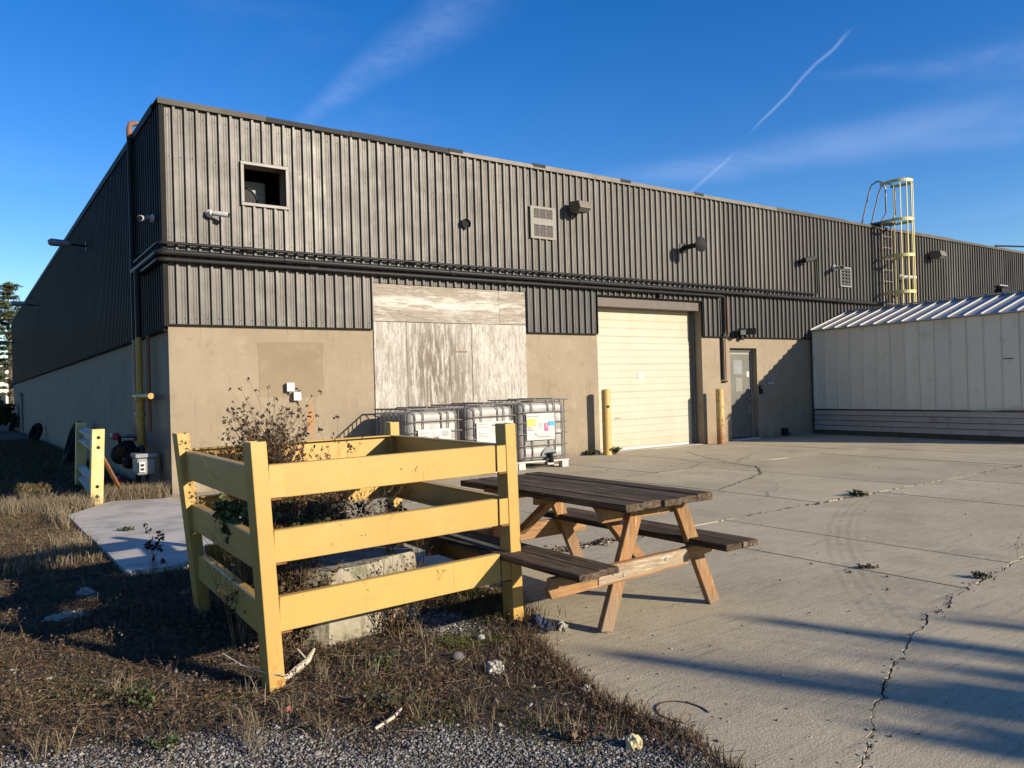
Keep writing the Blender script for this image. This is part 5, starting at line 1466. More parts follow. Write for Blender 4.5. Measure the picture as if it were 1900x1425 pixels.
# ------------------------------------------------------------------ far things on the left
def tyre(x, y, r, w, tilt, label, rz=0.0):
    m2 = MB()
    prof = []
    for k in range(10):
        a = 2 * PI * k / 10
        prof.append((r * 0.76 + r * 0.24 * math.cos(a), w / 2 * math.sin(a)))
    prof.append(prof[0])
    m2.lathe(prof, (0, 0, 0), (1, 0, 0), 26, False)
    o = m2.build('tyre', 'rubber', smooth=True)
    o.location = (x, y, r * math.cos(tilt) - 0.02); o.rotation_euler = (0, tilt, rz)
    return tag(o, label, 'tyre', 'old tyres leaning on the shaded wall')
tyre(2.2, 32.0, 0.36, 0.2, R(18), 'old black tyre leaning on shaded wall, middle of three', 0.3)
tyre(2.2, 46.0, 0.42, 0.22, R(14), 'old black tyre leaning at the far end of the shaded wall')
tyre(2.12, 20.0, 0.50, 0.26, R(16), 'large black tyre behind the far post of the guard rail')

hs = thing('house', 'white house with brown gable roof far beyond the lawn', 'house', (0, 112, 0))
m2 = MB(); m2.prism([(-9, -0.1), (5.6, -0.1), (5.6, 5.6), (-1.7, 9.6), (-9, 5.6)], 'y', 112, 124); part(m2, 'wall', 'house_white', hs)
for s in (-1, 1):
    m2 = MB(); m2.beam((-1.7, 118, 9.78), (-1.7 + s * 8.0, 118, 5.40), 13.2, 0.25, (0, 0, 1)); part(m2, 'roof', 'house_roof', hs)
for x0 in (-6.0, -2.5, 1.0, 3.7):
    for z0 in (1.2, 4.0):
        m2 = MB(); m2.box((x0 - 0.08, 111.93, z0 - 0.08), (x0 + 1.08, 111.99, z0 + 1.5)); f_ = part(m2, 'window', 'white_plastic', hs)
        m2 = MB(); m2.box((x0, 111.90, z0), (x0 + 1.0, 111.94, z0 + 1.42)); part(m2, 'pane', 'glass_dark', f_)


def leaf_cloud(centers, per, size, spread, mat, name, tr=(0, 1), flat=0.0, elong=1.0):
    """many leaf-sized faces around centres (N,3)"""
    c = np.repeat(np.asarray(centers, float), per, axis=0)
    n = len(c)
    c = c + rng.normal(0, 1, (n, 3)) * np.asarray(spread)
    a = rng.normal(0, 1, (n, 3)); a[:, 2] *= (1 - flat)
    a /= np.linalg.norm(a, axis=1, keepdims=True) + 1e-9
    b = rng.normal(0, 1, (n, 3)); b -= (b * a).sum(1, keepdims=True) * a
    b /= np.linalg.norm(b, axis=1, keepdims=True) + 1e-9
    s = size * rng.uniform(0.55, 1.35, (n, 1))
    w = s * 0.40 / elong
    p0 = c - a * s * 0.5; p2 = c + a * s * 0.5
    nn = np.cross(a, b)
    p1 = c + b * w + nn * s * 0.12; p3 = c - b * w + nn * s * 0.12
    V = np.stack([p0, p1, p2, p3], 1).reshape(-1, 3)
    i = np.arange(n)[:, None] * 4
    F = np.concatenate([i + np.array([[0, 1, 2]]), i + np.array([[0, 2, 3]])], 1).reshape(-1, 3)
    tint = np.repeat(np.clip(rng.uniform(tr[0], tr[1], n), 0, 1), 4)
    return V, F, tint


def tuft_pine(x, y, h, label):
    t = thing('pine_tree', label, 'tree', (x, y, 0))
    m2 = MB(); m2.tube([(0, 0, -0.1), (0.05, 0, h * 0.3), (-0.04, 0.03, h * 0.7), (0, 0, h)], [0.24, 0.18, 0.09, 0.02], 9); m2.build('trunk', 'bark', t, smooth=True)
    br = MB(); cen = []
    z = h * 0.18
    while z < h - 0.2:
        f = (h - z) / h
        L0 = 0.45 + 3.1 * f ** 0.75
        nb = rng.integers(4, 7)
        a0 = rng.uniform(0, 6.3)
        for k in range(nb):
            if rng.random() < 0.15: continue
            a = a0 + 2 * PI * k / nb + rng.uniform(-0.3, 0.3)
            L = L0 * rng.uniform(0.55, 1.1)
            d = Vector((math.cos(a), math.sin(a), 0))
            p = [Vector((0, 0, z)), Vector((0, 0, z + 0.05 * L)) + d * L * 0.5, Vector((0, 0, z - 0.06 * L + 0.12)) + d * L]
            br.tube(p, [0.045 * f + 0.012, 0.03 * f + 0.01, 0.008], 4)
            for q in np.linspace(0.35, 1.0, max(3, int(L * 4.5))):
                pt = p[0].lerp(p[1], q * 2) if q < 0.5 else p[1].lerp(p[2], q * 2 - 1)
                cen.append(pt + Vector((rng.normal(0, 0.10), rng.normal(0, 0.10), 0.05)))
        z += rng.uniform(0.35, 0.62) * (0.5 + 0.6 * f)
    for k in range(6): cen.append(Vector((rng.normal(0, 0.08), rng.normal(0, 0.08), h - 0.1 * k)))
    br.build('limb', 'bark', t)
    V, F, ti = leaf_cloud([tuple(c) for c in cen], 26, 0.24, (0.15, 0.15, 0.07), 'needles', 'crown', flat=0.3, elong=2.4)
    kind(link('crown', mesh_np('crown', V, F, 'needles', ti), t), 'stuff')
    return t


tuft_pine(3.55, 76.0, 11.2, 'tall sparse pine tree past the far corner of the warehouse')
t = thing('shrub', 'dark rounded shrub at the foot of the far wall end', 'shrub', (1.6, 47.5, 0))
cen = rng.normal(0, 1, (60, 3)) * np.array([0.45, 0.5, 0.35]) + np.array([0, 0, 0.75])
V, F, ti = leaf_cloud(cen, 40, 0.16, (0.12, 0.12, 0.1), 'leaf_dark', 'foliage')
kind(link('foliage', mesh_np('foliage', V, F, 'leaf_dark', ti), t), 'stuff')
m2 = MB()
for k in range(7): m2.tube([(0, 0, -0.05), (rng.normal(0, 0.2), rng.normal(0, 0.2), 0.5), (rng.normal(0, 0.4), rng.normal(0, 0.4), 1.1)], 0.02, 4)
m2.build('stem', 'bark', t)

# bare tree across the yard behind the viewer: its limbs throw the long soft shadows
def bare_tree(x, y, tips, label):
    t = thing('bare_tree', label, 'tree', (x, y, 0))
    m2 = MB(); m2.tube([(0, 0, -0.1), (0.02, 0.03, 0.7), (0.0, 0.0, 1.5)], [0.2, 0.16, 0.14], 10); m2.build('trunk', 'bark', t, smooth=True)
    for (tx, ty_, tz, r0) in tips:
        m2 = MB(); p0 = Vector((0, 0, 1.35)); p3 = Vector((tx, ty_, tz))
        p1 = p0.lerp(p3, 0.33) + Vector((tx * 0.28, ty_ * 0.28, -0.1)); p2 = p0.lerp(p3, 0.66) + Vector((tx * 0.12, ty_ * 0.12, 0))
        m2.tube([p0, p1, p2, p3], [r0, r0 * 0.95, r0 * 0.9, r0 * 0.45], 8)
        for k in range(5):
            q = rng.uniform(0.35, 0.9); b0 = p1.lerp(p3, q); a = rng.uniform(0, 6.3); L = rng.uniform(0.3, 0.8)
            m2.tube([b0, b0 + Vector((math.cos(a) * L * 0.5, math.sin(a) * L * 0.5, L * 0.5)), b0 + Vector((math.cos(a) * L * 0.7, math.sin(a) * L * 0.7, L))], [0.022, 0.014, 0.005], 5)
        m2.build('limb', 'bark', t, smooth=True)
    return t


def tips_for(base, pts):
    """limb ends whose shadows fall on the given points of the yard"""
    return [(px + 1.3 * z - base[0], py - 2.8 * z - base[1], z, r) for px, py, z, r in pts]


TB = (9.55, -11.2)
bare_tree(*TB, tips_for(TB, [(3.79, 2.98, 5.0, 0.15), (2.72, 3.12, 5.05, 0.16), (3.30, 2.25, 4.6, 0.11), (3.05, 2.35, 4.75, 0.10), (4.6, 2.3, 4.7, 0.10)]), 'leafless many-stemmed tree across the yard behind the viewer')
TB = (9.9, -10.3)
bare_tree(*TB, tips_for(TB, [(3.35, 1.75, 4.4, 0.16), (3.6, 1.85, 4.5, 0.17), (3.9, 1.75, 4.4, 0.18), (4.2, 1.65, 4.3, 0.17), (3.5, 1.5, 4.2, 0.18), (3.8, 1.45, 4.1, 0.18), (3.2, 1.55, 4.3, 0.15), (4.05, 1.4, 4.2, 0.18), (4.5, 1.5, 4.3, 0.16), (3.05, 1.5, 4.25, 0.17), (3.3, 1.3, 4.1, 0.18), (3.6, 1.25, 4.0, 0.18), (2.95, 1.75, 4.35, 0.12)]), 'leafless bushier tree beside the many-stemmed one behind the viewer')

# overhead wire at the right edge
m2 = MB(); m2.tube([(29.4, 12.3, 5.86), (33, 11.6, 5.98), (38, 10.5, 6.2)], 0.03, 6)
o = m2.build('roof_cable', 'black'); tag(o, 'black cable crossing the roof edge at the far right', 'cable')


# ------------------------------------------------------------------ weeds, grass and litter
def tubes3(paths, radii, tints):
    """many thin three-sided stems: paths (N,m,3), radii (N,m)"""
    P = np.asarray(paths, float); n, m, _ = P.shape
    d = np.gradient(P, axis=1); d /= np.linalg.norm(d, axis=2, keepdims=True) + 1e-9
    ref = np.array([0.31, 0.77, 0.55])
    s = np.cross(d, ref); s /= np.linalg.norm(s, axis=2, keepdims=True) + 1e-9
    t_ = np.cross(s, d)
    rings = []
    for k in range(3):
        a = 2 * PI * k / 3
        rings.append(P + (s * math.cos(a) + t_ * math.sin(a)) * np.asarray(radii)[..., None])
    V = np.stack(rings, 2).reshape(-1, 3)
    i = np.arange(n * m * 3).reshape(n, m, 3)
    F = []
    for k in range(3):
        k2 = (k + 1) % 3
        F.append(np.stack([i[:, :-1, k], i[:, :-1, k2], i[:, 1:, k2]], -1).reshape(-1, 3))
        F.append(np.stack([i[:, :-1, k], i[:, 1:, k2], i[:, 1:, k]], -1).reshape(-1, 3))
    return V, np.concatenate(F), np.repeat(np.asarray(tints), m * 3)


def weed(name, label, cat, x, y, h, n, lean, group, side=3, heads='seed_dark', headsize=0.022, leaves=None, leaf_n=0, leaf_size=0.04, z0=0.0, headn=5, r=0.0028, stemmat='stem_dead', leaf_lo=0.05):
    t = thing(name, label, cat, (x, y, z0), 0, group)
    paths, rad, ti, tips, mids = [], [], [], [], []
    for k in range(n):
        a = rng.uniform(0, 2 * PI); L = h * rng.uniform(0.55, 1.0) if k else h
        sp_ = lean * rng.uniform(0.2, 1.0) * (0.25 if k == 0 else 1)
        b = rng.normal(0, 0.05, 2)
        bend_ = rng.normal(0, 0.04, 3) * L
        pts = [np.array([b[0] * min(1, lean * 3) + math.cos(a) * sp_ * q ** 1.3, b[1] * min(1, lean * 3) + math.sin(a) * sp_ * q ** 1.3, L * q - 0.02 * (q == 0)]) + bend_ * math.sin(q * PI) for q in np.linspace(0, 1, 6)]
        paths.append(pts); rad.append(np.linspace(r * 1.4, r * 0.5, 6)); ti.append(rng.random())
        tips.append(pts[-1]); mids += pts[1:5]
        for s in range(side):
            q = rng.uniform(0.4, 0.95); j = int(q * 5); p0 = pts[j] + (pts[min(5, j + 1)] - pts[j]) * (q * 5 - j)
            a2 = rng.uniform(0, 2 * PI); l2 = L * rng.uniform(0.10, 0.28)
            dirv = np.array([math.cos(a2) * 0.75, math.sin(a2) * 0.75, 0.9]) * l2
            sub = [p0 + dirv * w_ + np.array([0, 0, 0.12 * l2 * w_ * w_]) for w_ in np.linspace(0, 1, 6)]
            paths.append(sub); rad.append(np.linspace(r * 0.7, r * 0.35, 6)); ti.append(rng.random())
            tips.append(sub[-1])
    V, F, T = tubes3(paths, rad, ti)
    kind(link('stem', mesh_np('stem', V, F, stemmat, T), t), 'stuff')
    if heads:
        V, F, T = leaf_cloud(tips, headn, headsize, headsize * 0.38, heads, 'head')
        kind(link('seed_head', mesh_np('seed_head', V, F, heads, T), t), 'stuff')
    if leaves:
        idx = rng.integers(0, len(mids), max(1, leaf_n // 3))
        cc = np.array(mids)[idx]; cc = cc[cc[:, 2] > leaf_lo * h]
        if len(cc):
            V, F, T = leaf_cloud(cc, 3, leaf_size, leaf_size * 0.8, leaves, 'leaf')
            kind(link('leaf', mesh_np('leaf', V, F, leaves, T), t), 'stuff')
    return t


GW = 'dead weeds round the yellow fence'
weed('dead_weed', 'tallest bushy dead weed rising above the top rail of the fence', 'weed', 1.60, 4.95, 1.22, 90, 0.11, GW, 24, headn=6, headsize=0.016, leaves='leaf_dead', leaf_n=3600, leaf_size=0.017, r=0.0017)
weed('dead_weed', 'brown seedy weed beside the tallest one, filling the top gap', 'weed', 1.90, 4.95, 1.0, 40, 0.30, GW, 12, headn=4, headsize=0.014, leaves='leaf_dead', leaf_n=2200, leaf_size=0.018, r=0.0016)
weed('dead_weed', 'slim dead weed with dark seed heads in front of the tanks', 'weed', 2.08, 5.05, 1.24, 4, 0.14, GW, 3, headn=8, headsize=0.022, r=0.0020)
weed('dead_weed', 'dark leafy dead weed by the back corner post of the fence', 'weed', 2.46, 5.15, 0.80, 16, 0.22, GW, 6, headsize=0.014, leaves='leaf_dead', leaf_n=420, leaf_size=0.034, r=0.002)
weed('dead_weed', 'brown clump of dead weed over the left end of the block', 'weed', 1.48, 4.22, 0.62, 44, 0.24, GW, 9, headsize=0.013, leaves='leaf_dead', leaf_n=3200, leaf_size=0.022, r=0.0017)
weed('dead_weed', 'thin dead weed growing on top of the concrete block', 'weed', 2.12, 4.32, 0.36, 8, 0.10, GW, 4, z0=0.40, headsize=0.012, leaves='leaf_dead', leaf_n=90, leaf_size=0.016, r=0.0016)
weed('dead_weed', 'row of bare dead stems climbing the lit face of the block', 'weed', 2.02, 4.06, 0.5, 30, 0.30, GW, 3, headsize=0.012, leaves='leaf_dead', leaf_n=420, leaf_size=0.018, r=0.0018)
weed('dead_weed', 'red-brown dead weed at the shaded foot of the fence', 'weed', 1.40, 4.25, 0.42, 40, 0.30, GW, 8, headsize=0.013, leaves='leaf_dead', leaf_n=2600, leaf_size=0.022, r=0.0017)
weed('dead_weed', 'lone dark weed with flower heads before the pale walkway', 'weed', 1.17, 6.30, 0.44, 7, 0.09, GW, 1, headn=9, headsize=0.03, r=0.0018)
weed('dead_weed', 'thin upright weed stems at the right inside corner of the fence', 'weed', 2.42, 4.6, 0.62, 12, 0.14, GW, 1, heads=None, r=0.0018)
GG = 'green leafy plants inside the yellow fence'
weed('green_plant', 'dark green leafy plant hanging over the left middle rail', 'plant', 1.26, 4.42, 1.0, 26, 0.20, GG, 6, heads=None, leaves='leaf_green', leaf_n=6500, leaf_size=0.036, stemmat='stem_dead', leaf_lo=0.62, r=0.0018)
weed('green_plant', 'green leafy plant behind the middle gap of the front rails', 'plant', 1.62, 4.62, 0.90, 30, 0.36, GG, 8, heads='leaf_dead', headn=3, headsize=0.016, leaves='leaf_green', leaf_n=6500, leaf_size=0.028, leaf_lo=0.5, r=0.0018)
weed('green_plant', 'olive leafy plant towards the back of the fence', 'plant', 2.0, 4.95, 0.84, 28, 0.3, GG, 9, heads='leaf_dead', headn=3, headsize=0.015, leaves='leaf_dark', leaf_n=4500, leaf_size=0.026, leaf_lo=0.4, r=0.0018)
weed('green_plant', 'low dark leafy plant behind the bottom left rail', 'plant', 1.52, 4.72, 0.55, 26, 0.24, GG, 5, heads=None, leaves='leaf_dark', leaf_n=4000, leaf_size=0.03, leaf_lo=0.1, r=0.0018)
GV = 'small green weeds on the verge'
for (x, y, h, nn, sp_, lb, lm) in ((0.66, 3.86, 0.10, 18, 0.10, 'bright green leafy weed left of the front fence post', 'leaf_green'), (1.72, 3.62, 0.07, 18, 0.10, 'green leafy weed midway before the concrete block', 'leaf_green'),
        (1.52, 3.12, 0.09, 26, 0.14, 'dark green low weed at the edge of the gravel', 'leaf_dark'), (0.62, 3.35, 0.06, 20, 0.12, 'low olive weed at the left foreground', 'leaf_green'), (1.98, 2.38, 0.05, 20, 0.10, 'reddish low weed beside the yellowish rock', 'leaf_dead')):
    weed('verge_weed', lb, 'weed', x, y, h, nn, sp_, GV, 2, heads=None, leaves=lm, leaf_n=210, leaf_size=0.022, r=0.0014, leaf_lo=0.15)
GT = 'small weeds growing in the paving'
weed('crack_weed', 'small dry weed under the near table bench', 'weed', 2.98, 4.28, 0.15, 14, 0.10, GT, 2, heads='leaf_dead', headn=4, headsize=0.022, r=0.0016)
weed('crack_weed', 'dry weed tuft in the wide crack at the right', 'weed', 5.72, 2.56, 0.035, 16, 0.09, GT, 2, heads='leaf_dark', headn=4, headsize=0.016, r=0.0014)
weed('crack_weed', 'thin upright weed in the crack near the right edge', 'weed', 6.58, 2.66, 0.15, 4, 0.04, GT, 3, heads='leaf_dead', headn=2, headsize=0.010, r=0.0011)
weed('crack_weed', 'green weed tuft on the long joint of the yard', 'weed', 8.75, 5.26, 0.05, 20, 0.13, GT, 2, heads='leaf_green', headn=5, headsize=0.028, r=0.0016)
weed('crack_weed', 'leafy weed at the foot of the clean bollard', 'weed', 10.86, 11.78, 0.13, 22, 0.18, GT, 3, heads='leaf_green', headn=5, headsize=0.035, r=0.002)
weed('crack_weed', 'weed tuft against wall by the bollard shadow', 'weed', 10.45, 11.98, 0.09, 18, 0.16, GT, 2, heads='leaf_green', headn=6, headsize=0.035, r=0.002)
weed('crack_weed', 'dark dry tuft on the open paving past the table', 'weed', 5.45, 3.22, 0.02, 14, 0.08, GT, 1, heads='leaf_dead', headn=4, headsize=0.018, r=0.0012)
weed('crack_weed', 'small plant growing on the pale walkway crack', 'weed', 1.38, 8.95, 0.04, 12, 0.1, GT, 1, heads='leaf_green', headn=5, headsize=0.025, z0=0.03, r=0.0014)


def blades(name, xy, h, w, lean, mat, tr=(0, 1), zoff=0.0, segs=3):
    n = len(xy)
    z = soil_z(xy[:, 0], xy[:, 1]); z = np.where(z < -0.03, 0.0, z) + zoff
    a = rng.uniform(0, 2 * PI, n); hh = h * rng.uniform(0.35, 1.0, n)
    ln = lean * rng.uniform(0.1, 1.0, n) * hh
    dirx, diry = np.cos(a), np.sin(a)
    ww = w * rng.uniform(0.6, 1.2, n)
    b = rng.uniform(0, 2 * PI, n)
    px, py = np.cos(b), np.sin(b)
    base = np.stack([xy[:, 0], xy[:, 1], z - 0.005], 1)
    mid = base + np.stack([dirx * ln * 0.35, diry * ln * 0.35, hh * 0.6], 1)
    tip = base + np.stack([dirx * ln, diry * ln, hh * rng.uniform(0.75, 1.0, n)], 1)
    P = np.stack([px, py, 0 * px], 1) * ww[:, None] / 2
    V = np.stack([base - P, base + P, mid - P * 0.8, mid + P * 0.8, tip], 1).reshape(-1, 3)
    i = np.arange(n)[:, None] * 5
    F = np.concatenate([i + np.array([[0, 1, 3]]), i + np.array([[0, 3, 2]]), i + np.array([[2, 3, 4]])], 1).reshape(-1, 3)
    T = np.repeat(np.clip(rng.uniform(tr[0], tr[1], n), 0, 1), 5)
    o = link(name, mesh_np(name, V, F, mat, T))
    return kind(o, 'stuff')


def scatter(n, x0, x1, y0, y1, dens):
    x = rng.uniform(x0, x1, n); y = rng.uniform(y0, y1, n)
    keep = rng.random(n) < dens(x, y)
    keep &= x < edge_x(y) + 0.02 + 0.08 * fbm(x * 0 + 3, y, 5.0, 2)
    keep &= ~on_pale(x - 0.05 - 0.05 * rng.random(n), y - 0.06 - 0.08 * rng.random(n))
    x = x[keep]; y = y[keep]
    return np.stack([x, y], 1)


# 0..1: how gravelly the verge is (the strip nearest the camera is bare stone)
def gravelly(x, y):
    line = 3.86 - 0.74 * x + 0.20 * fbm(x, y, 3.0, 8)
    g = np.clip((line - y) / 0.28 + 0.5, 0, 1)
    # the bare stony strip right of the block, inside the fence
    g2 = np.clip(1.25 - np.hypot((x - 2.36) / 0.20, (y - 4.05) / 0.38), 0, 1)
    return np.maximum(g, g2)


fade = lambda y: np.clip(1.35 - y / 14.0, 0.25, 1)
xy = scatter(230000, -1.6, 2.9, 1.4, 7.0, lambda x, y: (1 - gravelly(x, y)) * (0.6 + 0.5 * fbm(x, y, 4.0, 3)))
blades('turf', xy, 0.034, 0.0042, 1.7, 'turf', tr=(0.0, 0.9))
xy = scatter(60000, -2.2, 2.4, 7.0, 12.6, lambda x, y: 0.6 + 0.4 * fbm(x, y, 3.0, 3))
blades('turf', xy, 0.055, 0.0085, 1.4, 'turf', tr=(0.1, 0.9))
xy = scatter(36000, -2.5, 2.45, 12.6, 34, lambda x, y: 0.8 + 0 * x)
blades('turf', xy, 0.10, 0.02, 1.2, 'turf', tr=(0.35, 1.0))
xy = scatter(20000, -1.6, 2.7, 1.4, 7.0, lambda x, y: (1 - 0.85 * gravelly(x, y)) * np.clip(0.02 + 0.55 * fbm(x, y, 3.4, 12), 0.02, 1))
blades('dry_grass', xy, 0.13, 0.0035, 0.95, 'straw')
xy = scatter(52000, -2.2, 2.3, 7.0, 12.2, lambda x, y: np.clip(0.20 + 0.5 * fbm(x, y, 2.6, 14), 0.04, 1))
blades('dry_grass', xy, 0.06, 0.0055, 2.0, 'straw', tr=(0.0, 0.75))
# taller straw round the guard rail and the building corner
pts = []
for (cx, cy, rx, ry, n) in ((1.78, 12.0, 0.28, 0.35, 2600), (1.25, 11.2, 0.22, 0.35, 900), (0.75, 11.6, 0.5, 0.4, 1200), (2.2, 11.9, 0.22, 0.22, 900), (0.2, 11.9, 0.7, 0.35, 900), (0.95, 10.3, 0.1, 0.5, 300), (0.85, 8.2, 0.2, 0.3, 260), (0.45, 7.6, 0.5, 0.15, 420)):
    pts.append(np.stack([cx + rng.normal(0, rx, n) * 0.6, cy + rng.normal(0, ry, n) * 0.6], 1))
xy = np.concatenate(pts)
xy = xy[(xy[:, 0] < 2.44)]
xy = xy[~on_pale(xy[:, 0], xy[:, 1])]
blades('dry_grass', xy, 0.26, 0.006, 0.8, 'straw', tr=(0.2, 1.0))
# clumps of pale bunch grass near the camera
pts = []
for k in range(44):
    cx, cy = rng.uniform(-0.7, 2.1), rng.uniform(1.9, 4.1)
    if cx > edge_x(cy) - 0.08: continue
    n = rng.integers(10, 34); pts.append(np.stack([cx + rng.normal(0, 0.022, n), cy + rng.normal(0, 0.022, n)], 1))
blades('dry_grass', np.concatenate(pts), 0.17, 0.003, 1.0, 'straw', tr=(0.25, 1.0))
# grass and dead leaves along the edge of the paving
n = 5200; yy = rng.uniform(1.2, 6.4, n)
xx = edge_x(yy) - np.abs(rng.normal(0, 0.10, n)) + 0.03
blades('edge_grass', np.stack([xx, yy], 1), 0.085, 0.004, 1.4, 'turf', tr=(0.0, 0.75))
# grass patch by the right fence post
n = 2200
blades('edge_grass', np.stack([rng.normal(2.70, 0.10, n), rng.normal(4.12, 0.22, n)], 1), 0.13, 0.0045, 0.9, 'turf', tr=(0.3, 1.0))
def twigs(name, xy, L, r, mat, rise=0.25, tr=(0, 1)):
    n = len(xy); z = soil_z(xy[:, 0], xy[:, 1]); z = np.where(z < -0.03, 0.0, z)
    a = rng.uniform(0, 2 * PI, n); l = L * rng.uniform(0.3, 1.2, n); up = rng.uniform(0.0, rise, n) * l
    q = np.linspace(0, 1, 4)[None, :]
    bend_ = rng.normal(0, 0.12, n)[:, None] * np.sin(q * PI) * l[:, None]
    X = xy[:, 0:1] + np.cos(a)[:, None] * l[:, None] * q - np.sin(a)[:, None] * bend_
    Y = xy[:, 1:2] + np.sin(a)[:, None] * l[:, None] * q + np.cos(a)[:, None] * bend_
    Z = z[:, None] + 0.006 + up[:, None] * q + 0.02 * rng.random((n, 1))
    V, F, T = tubes3(np.stack([X, Y, Z], 2), np.repeat(np.array([[1.0, 0.9, 0.75, 0.4]]) * r, n, 0) * rng.uniform(0.6, 1.3, (n, 1)), np.clip(rng.uniform(tr[0], tr[1], n), 0, 1))
    return kind(link(name, mesh_np(name, V, F, mat, T)), 'stuff')


twigs('twig_litter', scatter(9000, -2.0, 2.3, 7.0, 12.0, lambda x, y: 0.7 + 0 * x), 0.12, 0.002, 'stem_dead', 0.25, (0, 0.9))
veg = lambda x, y: (1 - 0.92 * gravelly(x, y)) * np.clip(0.45 + 0.7 * fbm(x, y, 2.7, 41), 0.05, 1)
twigs('twig_litter', scatter(30000, -1.5, 2.9, 1.5, 7.2, veg), 0.075, 0.0013, 'stem_dead', 0.35, (0, 0.75))
twigs('twig_litter', scatter(2600, -1.5, 2.9, 1.5, 7.2, veg), 0.15, 0.0017, 'straw', 0.3, (0.3, 1))
# small brown forbs: short branching stalks with crumpled leaves
xy = scatter(15000, -1.5, 2.9, 1.5, 7.0, lambda x, y: (1 - gravelly(x, y)) * np.clip(0.30 + 0.8 * fbm(x, y, 3.3, 51), 0.0, 1))
n = len(xy); z = np.where(soil_z(xy[:, 0], xy[:, 1]) < -0.03, 0, soil_z(xy[:, 0], xy[:, 1]))
a = rng.uniform(0, 2 * PI, n); h = rng.uniform(0.03, 0.095, n); q = np.linspace(0, 1, 4)[None, :]
ln = h * rng.uniform(0.1, 0.8, n)
P = np.stack([xy[:, 0:1] + np.cos(a)[:, None] * ln[:, None] * q ** 1.4, xy[:, 1:2] + np.sin(a)[:, None] * ln[:, None] * q ** 1.4, z[:, None] - 0.004 + h[:, None] * q], 2)
V, F, T = tubes3(P, np.repeat(np.array([[1.0, 0.9, 0.7, 0.5]]) * 0.0012, n, 0), rng.random(n) * 0.7)
kind(link('forbs', mesh_np('forbs', V, F, 'stem_dead', T)), 'stuff')
V, F, T = leaf_cloud(P[:, 1:].reshape(-1, 3), 2, 0.013, 0.006, 'leaf_dead', 'x', (0, 0.9))
kind(link('forb_leaves', mesh_np('forb_leaves', V, F, 'leaf_dead', T)), 'stuff')
# moss cushions
pts = []
for (cx, cy, r_, n) in ((2.26, 3.72, 0.07, 4200), (2.38, 3.62, 0.04, 1500), (0.35, 4.35, 0.12, 1600), (0.55, 4.15, 0.08, 900), (1.02, 3.72, 0.05, 500), (1.66, 2.95, 0.09, 900), (1.95, 2.55, 0.12, 1100), (1.55, 3.4, 0.05, 500)):
    pts.append(np.stack([cx + rng.normal(0, r_, n), cy + rng.normal(0, r_, n)], 1))
blades('moss', np.concatenate(pts), 0.020, 0.0035, 1.2, 'moss')
# low red-brown herb leaves scattered over the verge
def litter(name, xy, size, mat, up=0.012, per=1, flat=0.75, tr=(0, 1)):
    z = soil_z(xy[:, 0], xy[:, 1]); z = np.where(z < -0.03, 0.0, z)
    c = np.concatenate([xy, (z + up)[:, None]], 1)
    V, F, T = leaf_cloud(c, per, size, (size * 0.5, size * 0.5, up * 0.5), mat, name, tr, flat)
    return kind(link(name, mesh_np(name, V, F, mat, T)), 'stuff')
litter('dead_leaves', scatter(70000, -1.5, 2.9, 1.4, 7.0, lambda x, y: (1 - 0.7 * gravelly(x, y)) * np.clip(0.35 + 0.6 * fbm(x, y, 3.1, 21), 0.05, 1)), 0.014, 'leaf_dead', tr=(0, 0.75))
litter('green_herbs', scatter(9000, -1.5, 2.6, 1.6, 7.0, lambda x, y: (1 - gravelly(x, y)) * np.clip(-0.15 + 0.9 * fbm(x, y, 2.2, 31), 0.0, 1)), 0.02, 'leaf_green', up=0.02, per=2, flat=0.5)
litter('dead_leaves', np.stack([rng.uniform(3.9, 5.3, 260), 5.25 + rng.normal(0, 0.05, 260)], 1), 0.035, 'leaf_dead')


def stones(name, xy, size, mat, z=None, tr=(0, 1), sq=0.6):
    me = bpy.data.meshes.new('t'); bm = bmesh.new(); bmesh.ops.create_icosphere(bm, subdivisions=1, radius=1.0)
    bv = np.array([v.co[:] for v in bm.verts]); bf = np.array([[v.index for v in f.verts] for f in bm.faces]); bm.free()
    # 12 vertices, 20 faces
    n = len(xy)
    s = size * np.exp(rng.normal(0, 0.35, n))
    sc = np.stack([s * rng.uniform(0.7, 1.2, n), s * rng.uniform(0.7, 1.2, n), s * rng.uniform(0.45, 0.8, n) * sq / 0.6], 1)
    a = rng.uniform(0, 2 * PI, n)
    V = bv[None] * rng.uniform(0.75, 1.2, (n, len(bv), 1)) * sc[:, None]
    tl = rng.normal(0, 0.35, n)
    y2 = V[..., 1] * np.cos(tl)[:, None] - V[..., 2] * np.sin(tl)[:, None]; z2 = V[..., 1] * np.sin(tl)[:, None] + V[..., 2] * np.cos(tl)[:, None]
    x3 = V[..., 0] * np.cos(a)[:, None] - y2 * np.sin(a)[:, None]; y3 = V[..., 0] * np.sin(a)[:, None] + y2 * np.cos(a)[:, None]
    if z is None:
        zz = soil_z(xy[:, 0], xy[:, 1]); zz = np.where(zz < -0.03, 0.0, zz)
    else: zz = np.full(n, z)
    V = np.stack([x3 + xy[:, 0][:, None], y3 + xy[:, 1][:, None], z2 + (zz + sc[:, 2] * 0.35)[:, None]], 2).reshape(-1, 3)
    F = (bf[None] + (np.arange(n) * len(bv))[:, None, None]).reshape(-1, 3)
    T = np.repeat(np.clip(rng.uniform(tr[0], tr[1], n), 0, 1), len(bv))
    bpy.data.meshes.remove(me)
    return kind(link(name, mesh_np(name, V, F, mat, T)), 'stuff')


